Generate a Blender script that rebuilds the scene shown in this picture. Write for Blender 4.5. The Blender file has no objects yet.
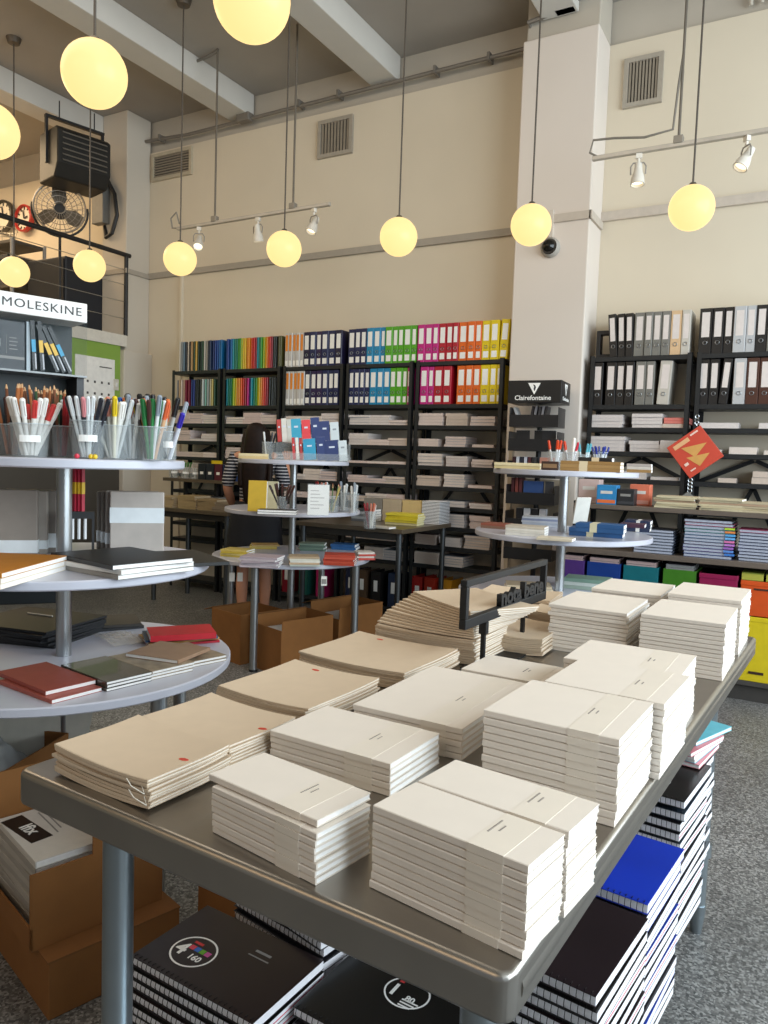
import bpy, math, random
from mathutils import Vector, Matrix
random.seed(7)
R = math.radians
COL = bpy.context.scene.collection
SC = bpy.context.scene

# ------------------------------------------------------------ camera model
FPX, PITCH, ROLL, YAW, EYE = 760.0, R(-4.0), R(1.9), R(29.5), 1.42
CF = Vector((-math.sin(YAW)*math.cos(PITCH), math.cos(YAW)*math.cos(PITCH), math.sin(PITCH)))
_r0 = Vector((math.cos(YAW), math.sin(YAW), 0)); _u0 = _r0.cross(CF)
CR = math.cos(ROLL)*_r0 + math.sin(ROLL)*_u0; CU = CR.cross(CF)
CC = Vector((0, 0, EYE))
def ray(x, y): return CF + (x-384)/FPX*CR - (y-512)/FPX*CU
def PZ(x, y, z):                     # measured point on a horizontal surface at height z
    d = ray(x, y); return CC + d*((z-EYE)/d.z)
def PY(x, y, Y):                     # measured point on a plane parallel to the back wall
    d = ray(x, y); return CC + d*(Y/d.y)
def PX(x, y, X):
    d = ray(x, y); return CC + d*(X/d.x)

# ------------------------------------------------------------ materials
def lin(h):
    h = h.lstrip('#'); c = [int(h[i:i+2], 16)/255 for i in (0, 2, 4)]
    return tuple(((v+.055)/1.055)**2.4 if v > .04045 else v/12.92 for v in c)
MATS = {}
def M(hexc, rough=.6, metal=0, var=.06, scale=20, spec=.5, bump=0, alpha=1, trans=0, emit=0, coat=0):
    key = (hexc, rough, metal, var, scale, spec, bump, alpha, trans, emit, coat)
    if key in MATS: return MATS[key]
    m = bpy.data.materials.new('surface_'+hexc.strip('#')); m.use_nodes = True
    nt = m.node_tree; b = nt.nodes['Principled BSDF']; c = lin(hexc)
    b.inputs['Base Color'].default_value = (*c, 1); b.inputs['Roughness'].default_value = rough
    b.inputs['Metallic'].default_value = metal; b.inputs['Specular IOR Level'].default_value = spec
    b.inputs['Alpha'].default_value = alpha; b.inputs['Transmission Weight'].default_value = trans
    b.inputs['Coat Weight'].default_value = coat
    if emit:
        b.inputs['Emission Color'].default_value = (*c, 1); b.inputs['Emission Strength'].default_value = emit
    if var or bump:
        tc = nt.nodes.new('ShaderNodeTexCoord'); n = nt.nodes.new('ShaderNodeTexNoise')
        n.inputs['Scale'].default_value = scale; n.inputs['Detail'].default_value = 4
        nt.links.new(tc.outputs['Object'], n.inputs['Vector'])
        if var:
            r = nt.nodes.new('ShaderNodeValToRGB')
            r.color_ramp.elements[0].position = .3; r.color_ramp.elements[1].position = .7
            r.color_ramp.elements[0].color = (*[v*(1-var) for v in c], 1)
            r.color_ramp.elements[1].color = (*[min(1, v*(1+var)) for v in c], 1)
            nt.links.new(n.outputs['Fac'], r.inputs['Fac']); nt.links.new(r.outputs['Color'], b.inputs['Base Color'])
        if bump:
            bp = nt.nodes.new('ShaderNodeBump'); bp.inputs['Strength'].default_value = bump; bp.inputs['Distance'].default_value = .01
            nt.links.new(n.outputs['Fac'], bp.inputs['Height']); nt.links.new(bp.outputs['Normal'], b.inputs['Normal'])
    MATS[key] = m; return m
def stripes(name, c1, c2, period, axis='Z', duty=.5, rough=.7):
    m = bpy.data.materials.new(name); m.use_nodes = True; nt = m.node_tree; b = nt.nodes['Principled BSDF']
    b.inputs['Roughness'].default_value = rough
    tc = nt.nodes.new('ShaderNodeTexCoord'); s = nt.nodes.new('ShaderNodeSeparateXYZ')
    a = nt.nodes.new('ShaderNodeMath'); a.operation = 'DIVIDE'; a.inputs[1].default_value = period
    f = nt.nodes.new('ShaderNodeMath'); f.operation = 'FRACT'
    g = nt.nodes.new('ShaderNodeMath'); g.operation = 'GREATER_THAN'; g.inputs[1].default_value = duty
    mx = nt.nodes.new('ShaderNodeMix'); mx.data_type = 'RGBA'
    mx.inputs[6].default_value = (*lin(c1), 1); mx.inputs[7].default_value = (*lin(c2), 1)
    nt.links.new(tc.outputs['Object'], s.inputs[0]); nt.links.new(s.outputs[axis], a.inputs[0])
    nt.links.new(a.outputs[0], f.inputs[0]); nt.links.new(f.outputs[0], g.inputs[0])
    nt.links.new(g.outputs[0], mx.inputs[0]); nt.links.new(mx.outputs[2], b.inputs['Base Color'])
    return m
BLK = M('#1b1b1d', .5); STEELP = M('#2a2b2d', .45, 0, .1); CHROME = M('#b9bcbf', .28, 1, .03)
WHITE = M('#e9e6e0', .6); PAGE = M('#f1eeea', .8, 0, .03, 60); DISC = M('#c3c4cf', .3, 0, .03, 8)
CREAM = M('#e9ded1', .75, 0, .015, 25); TAN = M('#d6c4a8', .8, 0, .05, 30); CARD = M('#8a5a2a', .8, 0, .07, 12)
CLEAR = M('#5f6a6c', .25, 0, 0, 1, .05, 0, .05); CLEARB = M('#cfd6d8', .08, 0, 0, 1, .4, 0, .15)
INK = M('#4a4644', .7, 0, 0); GREYP = M('#8f8d8a', .6); TAG = M('#f3f1ec', .6, 0, .02)

# ------------------------------------------------------------ mesh builder
class MB:
    def __init__(s): s.v = []; s.f = []; s.m = []
    def add(s, vs, fs, mi=0):
        o = len(s.v); s.v += [tuple(p) for p in vs]
        for f in fs: s.f.append([i+o for i in f]); s.m.append(mi)
        return s
    def box(s, x0, x1, y0, y1, z0, z1, mi=0, mat=None):
        vs = [Vector((x, y, z)) for z in (z0, z1) for y in (y0, y1) for x in (x0, x1)]
        if mat: vs = [mat @ p for p in vs]
        return s.add(vs, [(0, 2, 3, 1), (4, 5, 7, 6), (0, 1, 5, 4), (2, 6, 7, 3), (0, 4, 6, 2), (1, 3, 7, 5)], mi)
    def cbox(s, c, sz, mi=0, rz=0, mat=None):
        mm = Matrix.Translation(c) @ (mat if mat else Matrix.Rotation(rz, 4, 'Z'))
        return s.box(-sz[0]/2, sz[0]/2, -sz[1]/2, sz[1]/2, -sz[2]/2, sz[2]/2, mi, mm)
    def cyl(s, p0, p1, r0, r1=None, n=16, mi=0, cap=True):
        r1 = r0 if r1 is None else r1; p0 = Vector(p0); p1 = Vector(p1); d = (p1-p0).normalized()
        a = d.orthogonal().normalized(); b = d.cross(a); vs = []
        for p, r in ((p0, r0), (p1, r1)):
            for k in range(n):
                t = 2*math.pi*k/n; vs.append(p + r*(math.cos(t)*a + math.sin(t)*b))
        fs = [(k, (k+1) % n, n+(k+1) % n, n+k) for k in range(n)]
        if cap: fs += [tuple(range(n-1, -1, -1)), tuple(range(n, 2*n))]
        return s.add(vs, fs, mi)
    def tube(s, pts, r, n=8, mi=0):
        pts = [Vector(p) for p in pts]; vs = []; a = None
        for i, p in enumerate(pts):
            d = (pts[min(i+1, len(pts)-1)] - pts[max(i-1, 0)]).normalized()
            a = d.orthogonal().normalized() if a is None else (a - a.dot(d)*d).normalized()
            b = d.cross(a)
            vs += [p + r*(math.cos(2*math.pi*k/n)*a + math.sin(2*math.pi*k/n)*b) for k in range(n)]
        fs = [(i*n+k, i*n+(k+1) % n, (i+1)*n+(k+1) % n, (i+1)*n+k) for i in range(len(pts)-1) for k in range(n)]
        fs += [tuple(range(n-1, -1, -1)), tuple(range((len(pts)-1)*n, len(pts)*n))]
        return s.add(vs, fs, mi)
    def lathe(s, prof, c=(0, 0, 0), n=48, mi=0):
        c = Vector(c); vs = []; fs = []; k = len(prof)
        for i in range(n):
            t = 2*math.pi*i/n
            vs += [c + Vector((r*math.cos(t), r*math.sin(t), z)) for r, z in prof]
        for i in range(n):
            j = (i+1) % n
            fs += [(i*k+q, j*k+q, j*k+q+1, i*k+q+1) for q in range(k-1)]
        return s.add(vs, fs, mi)
    def prism(s, poly, z0, z1, mi=0, mat=None):
        n = len(poly); vs = [Vector((x, y, z)) for z in (z0, z1) for x, y in poly]
        if mat: vs = [mat @ p for p in vs]
        return s.add(vs, [tuple(range(n-1, -1, -1)), tuple(range(n, 2*n))] + [(k, (k+1) % n, n+(k+1) % n, n+k) for k in range(n)], mi)
    def mesh(s, name, mats, smooth=False):
        me = bpy.data.meshes.new(name); me.from_pydata(s.v, [], s.f)
        for m in (mats if isinstance(mats, (list, tuple)) else [mats]): me.materials.append(m)
        me.polygons.foreach_set('material_index', s.m)
        me.validate(); me.update()
        if smooth:
            me.polygons.foreach_set('use_smooth', [True]*len(me.polygons))
            try: me.set_sharp_from_angle(angle=R(40))
            except Exception: pass
        return me
    def build(s, name, mats, parent=None, smooth=False, bevel=0, loc=None, rz=0):
        o = bpy.data.objects.new(name, s.mesh(name, mats, smooth)); COL.objects.link(o)
        if parent: o.parent = parent
        if loc: o.location = loc
        o.rotation_euler = (0, 0, rz)
        if bevel:
            b = o.modifiers.new('bevel', 'BEVEL'); b.width = bevel; b.segments = 2; b.limit_method = 'ANGLE'; b.angle_limit = R(40)
        return o
def tag(o, label=None, cat=None, group=None, kind=None):
    if label: o['label'] = label
    if cat: o['category'] = cat
    if group: o['group'] = group
    if kind: o['kind'] = kind
    return o
def E(name, loc=(0, 0, 0), rz=0, label=None, cat=None, group=None):
    o = bpy.data.objects.new(name, None); o.empty_display_size = .05; COL.objects.link(o)
    o.location = loc; o.rotation_euler = (0, 0, rz); return tag(o, label, cat, group)
def copy_tree(o, loc=None, rot=None, label=None, group=None, parent=None):
    c = o.copy(); COL.objects.link(c)
    if loc is not None: c.location = loc
    if rot is not None: c.rotation_euler = rot if isinstance(rot, (tuple, list)) else (0, 0, rot)
    if label: c['label'] = label
    if group: c['group'] = group
    if parent: c.parent = parent
    for ch in o.children:
        copy_tree(ch, parent=c)
    return c
def struct(name, mb, mats, **k):
    return tag(mb.build(name, mats, **k), kind='structure')
def text(name, s, size, mat, parent, M4, depth=.0008, bold=0, align='CENTER', sx=1, space=1):
    cu = bpy.data.curves.new(name, 'FONT'); cu.body = s; cu.size = size; cu.align_x = align; cu.align_y = 'CENTER'
    cu.extrude = depth; cu.offset = bold; cu.space_character = space; cu.resolution_u = 3
    t = bpy.data.objects.new(name+'_curve', cu); COL.objects.link(t)
    dg = bpy.context.evaluated_depsgraph_get(); me = bpy.data.meshes.new_from_object(t.evaluated_get(dg))
    bpy.data.objects.remove(t); bpy.data.curves.remove(cu)
    me.transform(M4 @ Matrix.Diagonal((sx, 1, 1, 1))); me.materials.clear(); me.materials.append(mat); me.name = name
    o = bpy.data.objects.new(name, me); COL.objects.link(o); o.parent = parent; return o
UP = Matrix.Rotation(R(90), 4, 'X')          # text standing, facing -Y
def T(x, y, z): return Matrix.Translation((x, y, z))
def ordn(i):
    return ['first', 'second', 'third', 'fourth', 'fifth', 'sixth', 'seventh', 'eighth', 'ninth', 'tenth', 'eleventh', 'twelfth', 'thirteenth', 'fourteenth',
            'fifteenth', 'sixteenth', 'seventeenth', 'eighteenth', 'nineteenth', 'twentieth', 'twenty-first', 'twenty-second', 'twenty-third', 'twenty-fourth',
            'twenty-fifth', 'twenty-sixth', 'twenty-seventh', 'twenty-eighth', 'twenty-ninth', 'thirtieth'][i]
def from_top(i, n):
    return 'topmost' if i == 0 else ('bottom one' if i == n-1 else ordn(i)+' from top')

# ------------------------------------------------------------ setting
def wall_mat():
    return M('#d9cdb8', .85, 0, .03, 1.2, .2)
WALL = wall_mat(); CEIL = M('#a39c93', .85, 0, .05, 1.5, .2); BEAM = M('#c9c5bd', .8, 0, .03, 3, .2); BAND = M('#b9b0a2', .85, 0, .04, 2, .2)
WH = 5.04
def floor_mat():
    m = bpy.data.materials.new('speckled_floor'); m.use_nodes = True; nt = m.node_tree; b = nt.nodes['Principled BSDF']
    tc = nt.nodes.new('ShaderNodeTexCoord'); v = nt.nodes.new('ShaderNodeTexVoronoi'); v.inputs['Scale'].default_value = 150
    n = nt.nodes.new('ShaderNodeTexNoise'); n.inputs['Scale'].default_value = 2.2; n.inputs['Detail'].default_value = 6
    r = nt.nodes.new('ShaderNodeValToRGB'); e = r.color_ramp.elements
    e[0].position = 0; e[0].color = (*lin('#4b4c4d'), 1); e[1].position = 1; e[1].color = (*lin('#b4b3b0'), 1)
    q = e.new(.55); q.color = (*lin('#7d7c7a'), 1)
    mx = nt.nodes.new('ShaderNodeMix'); mx.data_type = 'RGBA'; mx.blend_type = 'MULTIPLY'; mx.inputs[0].default_value = .5
    s = nt.nodes.new('ShaderNodeSeparateColor')
    nt.links.new(tc.outputs['Object'], v.inputs['Vector']); nt.links.new(tc.outputs['Object'], n.inputs['Vector'])
    nt.links.new(v.outputs['Color'], s.inputs[0]); nt.links.new(s.outputs[0], r.inputs['Fac'])
    nt.links.new(r.outputs['Color'], mx.inputs[6]); nt.links.new(n.outputs['Fac'], mx.inputs[7])
    nt.links.new(mx.outputs[2], b.inputs['Base Color']); b.inputs['Roughness'].default_value = .45
    return m
struct('floor', MB().box(-11, 3.2, -3.2, 6.2, -.1, 0), floor_mat())
struct('ceiling', MB().box(-11, 3.2, -3.2, 6.4, WH, WH+.1), CEIL)
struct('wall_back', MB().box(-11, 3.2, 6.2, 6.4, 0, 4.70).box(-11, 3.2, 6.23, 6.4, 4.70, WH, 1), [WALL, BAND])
for i, x0 in enumerate((-7.28, -5.45, -3.77, -2.05, -.35, 1.35)):
    struct('trim_%d' % (i+1), MB().box(x0, x0+.28, -3.2, 6.2 if i != 3 else 5.85, 4.82, WH), BEAM, bevel=.008)
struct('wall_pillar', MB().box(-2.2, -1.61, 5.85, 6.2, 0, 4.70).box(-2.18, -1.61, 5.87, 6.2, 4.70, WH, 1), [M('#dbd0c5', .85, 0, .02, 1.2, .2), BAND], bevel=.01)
struct('wall_pilaster', MB().box(-7.0, -6.62, 5.87, 6.2, 0, WH), M('#c9c0b2', .85, 0, .03, 1.2, .2), bevel=.01)
struct('trim_13', MB().box(-7.02, -6.56, 5.8, 6.2, 0, 2.5), M('#c9c0b2', .85, 0, .03, 1.2, .2), bevel=.01)
MOLD = M('#a89f92', .7, 0, .03)
struct('trim_7', MB().box(-6.62, -2.2, 6.17, 6.2, 3.33, 3.39), MOLD)
struct('trim_8', MB().box(-2.21, -1.6, 5.83, 5.85, 3.28, 3.34).box(-1.61, -1.59, 5.83, 6.17, 3.28, 3.34), M('#c4b8aa', .7))
struct('trim_9', MB().box(-1.61, 3.2, 6.17, 6.2, 3.35, 3.42), M('#c4b8aa', .7))
struct('trim_10', MB().box(-6.13, -6.10, 6.17, 6.2, 0, 3.33), WALL)
struct('trim_11', MB().box(-7.05, -6.60, 5.85, 6.2, 3.33, 3.38), MOLD)
# shop window wall, behind and right of the viewer
struct('wall_right', MB().box(3.2, 3.4, -3.2, 6.4, 0, .5).box(3.2, 3.4, -3.2, 6.4, 4.0, WH).box(3.2, 3.4, 5.4, 6.4, .5, 4.0).box(3.2, 3.4, -3.2, -2.8, .5, 4.0), WALL)
struct('wall_left', MB().box(-11.2, -11, -3.2, 6.4, 0, WH), WALL)
struct('wall_front', MB().box(-11, 3.2, -3.4, -3.2, 0, .5).box(-11, 3.2, -3.4, -3.2, 3.8, WH).box(-11, -4, -3.4, -3.2, .5, 3.8), WALL)

# mezzanine at the far left
MZ = -6.62
struct('trim_12', MB().box(-11, MZ+.02, -3.2, 5.87, 2.54, 2.66), M('#d8d2c6', .7))
GREEN = M('#7fa23c', .7)
struct('wall_mezzanine', MB().box(MZ-.1, MZ, 3.2, 5.8, 1.42, 2.54).box(MZ-.1, MZ, 3.2, 5.8, 0, 1.42, 1), [M('#86a646', .7, 0, .04, 3), M('#4a443c', .7, 0, .05, 3)])
rail = E('balustrade', (MZ, 5.0, 2.66), 0, 'black metal balustrade with cables along the mezzanine edge', 'railing')
MB().tube([(0, -5, .86), (0, .92, .86)], .024, 10).build('handrail', BLK, rail, True)
for y in (.87, -2.4): MB().cyl((0, y, 0), (0, y, .85), .022, n=10).build('post', BLK, rail, True)
for z in (.18, .36, .54, .7): MB().tube([(0, -5, z), (0, .87, z)], .004, 6).build('cable', CHROME, rail)
cal = E('wall_calendar', (MZ, 5.42, 2.08), 0, 'white monthly wall calendar on the green panel under the mezzanine', 'calendar')
MB().box(.002, .008, -.2, .3, -.62, .3).build('sheet', M('#efece6', .7), cal)
g = MB()
for r_ in range(4):
    for c_ in range(5): g.box(.008, .0085, -.15+c_*.09, -.125+c_*.09, .03-r_*.12, .055-r_*.12)
g.box(.008, .0085, .1, .26, .2, .212); g.build('date_marks', INK, cal)
sw = E('light_switch', (MZ, 5.74, 2.12), 0, 'small beige light switch plate right of the calendar', 'switch')
MB().box(0, .012, -.035, .035, -.06, .06).build('plate', M('#cfc8ba'), sw, bevel=.003); MB().box(.012, .02, -.01, .01, -.02, .02).build('toggle', WHITE, sw)
ds = MB().lathe([(0, 0), (.05, 0), (.06, .02), (.045, .05), (0, .06)], n=20).build('wall_bell', BLK, smooth=True)
ds.location = (-6.02, 6.2, 2.42); ds.rotation_euler = (R(90), 0, 0); tag(ds, 'small round black bell on the wall left of the back shelving', 'bell')
for nm, px, py, dia, rim, lab in (('wall_clock', 5, 217, .40, '#3a3632', 'large dark rimmed round clock at the left edge on the mezzanine wall'),
                            ('wall_clock', 26, 219, .33, '#b8322a', 'small red rimmed round clock beside the larger dark one')):
    p = PY(px, py, 6.16); c = E(nm, p, 0, lab, 'clock', 'clocks on the mezzanine wall')
    rot = Matrix.Rotation(R(90), 4, 'X'); k = dia/2
    a = MB().lathe([(k*.86, 0), (k, 0), (k, .05), (k*.9, .06), (k*.86, .05), (k*.86, 0)], n=32); a.v = [tuple(rot @ Vector(v)) for v in a.v]; a.build('rim', M(rim, .4), c, True)
    a = MB().lathe([(0, .02), (k*.88, .02)], n=32); a.v = [tuple(rot @ Vector(v)) for v in a.v]; a.build('dial', M('#e6dccb', .5), c)
    h = MB()
    for q in range(12):
        t = q*math.pi/6; h.cbox((k*.74*math.sin(t), -.023, k*.74*math.cos(t)), (.02, .004, .035), mat=Matrix.Rotation(t, 4, 'Y'))
    h.build('hour_marks', BLK, c)
    for t, l in ((R(-10), .62), (R(75), .42)): MB().cbox((k*l/2*math.sin(t), -.03, k*l/2*math.cos(t)), (.02, .004, k*l), mat=Matrix.Rotation(t, 4, 'Y')).build('hand', BLK, c)
# cabinets on the mezzanine
cb = E('storage_cabinet', (-7.6, 5.4, 2.66), 0, 'dark storage cabinet with open side behind the mezzanine rail', 'cabinet')
MB().box(-.02, .6, 0, .5, 0, .78).build('carcass', M('#1c2028', .5), cb, bevel=.01)
MB().box(.02, .58, -.012, 0, .03, .75).build('door', M('#0e131d', .4), cb)
cb = E('wire_shelf_rack', (-8.7, 5.3, 2.66), 0, 'wire topped metal shelf rack with boxes on the mezzanine', 'rack')
for x in (0, .95):
    for y in (0, .4): MB().cyl((x, y, 0), (x, y, 1.02), .02, n=8).build('post', GREYP, cb)
for z in (.1, .5, .98): MB().box(0, .95, 0, .4, z, z+.03).build('shelf', M('#4b4742'), cb)
for x, w, h, z, c_, l in ((.12, .3, .28, .13, '#6b4c30', 'brown storage box on the lower shelf of the mezzanine rack'), (.5, .35, .3, .13, '#8a6a48', 'tan storage box on the lower shelf of the mezzanine rack'),
                    (.1, .35, .3, .53, '#5a4330', 'dark brown storage box on the upper shelf of the mezzanine rack'), (.52, .3, .34, .53, '#3a3a3c', 'charcoal storage box on the upper shelf of the mezzanine rack')):
    o = MB().box(0, w, .04, .36, 0, h).box(-.008, w+.008, .03, .37, h-.05, h+.002).build('storage_box', M(c_), bevel=.006); o.location = (-8.7+x, 5.3, 2.66+z); tag(o, l, 'box', 'boxes on the mezzanine rack')
wb = MB()
for k in range(9):
    t = k*2*math.pi/9; wb.tube([(.1*math.cos(t), .1*math.sin(t), 0), (.15*math.cos(t), .15*math.sin(t), .2)], .004, 5)
for r_, z in ((.1, 0), (.125, .1), (.15, .2)): wb.tube([(r_*math.cos(2*math.pi*q/20), r_*math.sin(2*math.pi*q/20), z) for q in range(21)], .005, 5)
o = wb.build('wire_basket', M('#b9b2a4', .4, .6)); o.location = (-8.2, 5.5, 3.672); tag(o, 'round wire basket on top of the mezzanine rack', 'basket')

# unit heater hung from the beam
hp = PY(75, 163, 5.3)
ht = E('unit_heater', hp, R(76), 'black louvred unit heater hanging from the ceiling beam at left', 'heater')
DK = M('#24221f', .5, .3, .12, 6)
poly = [(-.26, -.3), (.18, -.3), (.28, -.14), (.28, .26), (.22, .3), (-.26, .3)]
rx = Matrix(((0, 0, 1, 0), (-1, 0, 0, 0), (0, 1, 0, 0), (0, 0, 0, 1)))
MB().prism(poly, -.34, .34, 0, rx).build('casing', DK, ht, bevel=.02)
lv = MB()
for k in range(6):
    lv.cbox((0, -.285, -.1+k*.065), (.56, .05, .008), mat=Matrix.Rotation(R(35), 4, 'X'))
lv.build('louvre', M('#7a746b', .4, .2), ht)
ht.scale = (.8, .8, .8)
for x in (-.36, .36): MB().box(x-.015, x+.015, -.02, .02, -.1, .45).build('bracket_arm', BLK, ht)
MB().box(-.375, .375, -.03, .03, .45, .48).build('bracket_bar', BLK, ht)
for x in (-.2, .25): MB().cyl((x, 0, .48), (x, 0, (4.86-hp.z)/.8), .008, n=8).build('hanger_rod', BLK, ht)
# fan
fp = PY(60, 210, 5.35)
fn = E('wall_fan', fp, R(50), 'round industrial fan with wire cage below the black heater', 'fan')
gm = MB()
for r_ in (.06, .12, .17, .22, .25):
    gm.tube([(r_*math.cos(2*math.pi*q/36), -.09+.22*(r_**2), r_*math.sin(2*math.pi*q/36)) for q in range(37)], .004 if r_ < .25 else .01, 6)
for q in range(24):
    t = 2*math.pi*q/24; gm.tube([(.05*math.cos(t), -.09, .05*math.sin(t)), (.25*math.cos(t), -.075, .25*math.sin(t)), (.25*math.cos(t), .05, .25*math.sin(t)), (.08*math.cos(t), .1, .08*math.sin(t))], .0025, 4)
gm.build('cage', M('#8b8378', .35, .8), fn)
MB().cyl((0, .1, 0), (0, -.02, 0), .07, .06, 20).build('motor', BLK, fn, True)
for q in range(3):
    t = q*2*math.pi/3+.4; ro = Matrix.Rotation(t, 4, 'Y')
    MB().prism([(.05, -.04), (.12, -.09), (.22, -.08), (.23, .05), (.14, .07), (.05, .03)], -.004, .004, 0, ro @ Matrix.Rotation(R(90), 4, 'X') @ Matrix.Rotation(R(22), 4, 'X')).build('blade', M('#6f675c', .4, .5), fn)
yk = [(.27*math.cos(R(a)), 0, .27*math.sin(R(a))) for a in range(170, 371, 10)]
MB().tube(yk, .012, 8).build('yoke', BLK, fn, True)
MB().cyl((0, 0, -.27), (0, 0, 2.66-fp.z), .014, n=8).build('stand_pole', BLK, fn)
ebp = PY(104, 205, 5.86)
eb = E('junction_box', ebp, 0, 'grey electrical box with looping black cable on the pilaster', 'electrical box')
MB().box(-.09, .09, -.09, .0, -.22, .2).build('enclosure', M('#77746e', .5, .2), eb, bevel=.008)
MB().tube([(.02, -.05, .45), (.04, -.02, .3), (.2, -.03, .08), (.24, -.03, -.15), (.16, -.03, -.33), (.06, -.02, -.36), (0, .02, -.22)], .022, 8).build('cable', BLK, eb, True)

# vents
def vent(x0, x1, z0, z1, n, vert, lab, c='#a39a8c'):
    v = E('air_vent', ((x0+x1)/2, 6.2, (z0+z1)/2), 0, lab, 'vent', 'grilles high on the back wall'); w, h = (x1-x0)/2, (z1-z0)/2
    f = MB(); b = .035
    f.box(-w, w, -.03, 0, h-b, h).box(-w, w, -.03, 0, -h, -h+b).box(-w, -w+b, -.03, 0, -h+b, h-b).box(w-b, w, -.03, 0, -h+b, h-b).build('frame', M(c, .6), v)
    MB().box(-w+b, w-b, -.004, 0, -h+b, h-b).build('backing', M('#4d453b'), v)
    s = MB()
    for k in range(n):
        u = (k+.5)/n*2-1
        if vert: s.cbox((u*(w-b), -.016, 0), ((w-b)*1.2/n, .012, 2*(h-b)))
        else: s.cbox((0, -.016, u*(h-b)), (2*(w-b), .012, (h-b)*1.1/n))
    s.build('slats', M('#8d8374', .6), v)
vent(-6.58, -5.99, 4.38, 4.67, 8, False, 'wide beige air vent near the left pilaster', '#b9ad96')
vent(-4.36, -3.97, 4.27, 4.62, 9, True, 'square grey air vent in the middle of the upper wall')
vent(-1.49, -1.2, 4.19, 4.56, 9, True, 'tall dark air vent right of the pillar')
# conduit
cd = E('wall_conduit', (0, 6.1, 4.8), 0, 'grey electrical conduit running along the top of the back wall', 'conduit')
CON = M('#7d776f', .5, .3)
MB().tube([(-7.0, .02, .02), (-6.0, .03, -.03), (-2.2, .03, 0), (-2.15, -.28, .02), (-1.9, -.28, .05)], .018, 8).build('pipe', CON, cd, True)
MB().tube([(-1.82, -.28, .08), (-1.72, -.28, .12), (-1.7, -.28, .22)], .018, 8).build('pipe', CON, cd, True)
for x, y, z in ((-5.22, .02, -.01), (-1.86, -.3, .06)): MB().cbox((x, y, z), (.16, .09, .08)).build('conduit_box', CON, cd, bevel=.01)
for x in (-6.4, -4.55, -4.1, -3.1, -2.6): MB().box(x-.012, x+.012, .0, .1, -.03, .035).build('strap', CON, cd)
o = MB()
for k in range(3): o.tube([(-.62+k*.07, 6.18, 4.74), (-.62+k*.07, 6.18, 5.03)], .015, 8)
tag(o.build('wall_conduit', M('#bdb4a6'), smooth=True), 'three short vertical pipes at the top of the right wall', 'conduit')
# dome camera on the pillar
dc = E('security_camera', PY(551, 248, 5.85), 0, 'small black dome security camera on the pillar', 'camera')
MB().box(-.015, .015, -.03, 0, .02, .28).build('cable_cover', M('#cfc4b6'), dc)
a = MB().lathe([(.075, 0), (.075, .03), (.06, .05)], n=24); a.v = [(x, -z, y) for x, y, z in a.v]; a.build('base', M('#a9a39a'), dc, True)
a = MB().lathe([(.058, .04), (.052, .07), (.035, .09), (0, .1)], n=24); a.v = [(x, -z, y) for x, y, z in a.v]; a.build('dome', M('#15130f', .1), dc, True)

# globe pendants
GLOBE = M('#ffdc92', .3, 0, 0, 1, .2, 0, 1, 0, .93)
GLOBE.node_tree.nodes['Principled BSDF'].inputs['Base Color'].default_value = (.12, .1, .07, 1)
gl = [(-6.445, 4.427), (-5.581, 4.547), (-4.65, 4.681), (-3.659, 4.774), (-2.695, 4.842), (-1.751, 4.948), (-.761, 5.01), (-3.719, 2.429), (-2.756, 2.265), (-1.815, 2.153)]
gn = ['leftmost of the far row beside the mezzanine rail', 'second from left in the far row', 'third from left in the far row, over the track lights', 'fourth from left in the far row, beside a track spotlight', 'in the middle of the far row, before the wall vent',
      'in front of the pillar', 'far right, before the right wall', 'cut off by the left edge of the photo', 'large and near at upper left', 'large and near, cut off by the top edge']
def make_globe():
    r_ = E('globe_pendant', (0, 0, 3.0), 0, 'x', 'pendant lamp', 'globe pendants'); k = .134
    pr = [(k*math.sin(math.pi*q/20), -k*math.cos(math.pi*q/20)) for q in range(1, 20)]
    MB().lathe([(0.0005, -k)]+pr+[(.0005, k)], n=40).build('glass_globe', GLOBE, r_, True)
    MB().cyl((0, 0, .126), (0, 0, .148), .03, .018, 20).build('fitter', M('#6d675d', .4, .7), r_, True)
    MB().cyl((0, 0, .15), (0, 0, WH-3.0-.03), .006, n=8).build('cord', M('#4b443c', .5), r_)
    MB().lathe([(0, -.05), (.05, -.045), (.065, 0), (.065, .001)], (0, 0, WH-3.0-.002), 24).build('canopy', M('#5a5146', .5, .4), r_, True)
    return r_
g0 = make_globe()
for i, (x, y) in enumerate(gl):
    o = g0 if i == 0 else copy_tree(g0)
    o.location = (x, y, 3.0); o['label'] = 'glowing yellow globe pendant, ' + gn[i]

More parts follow.
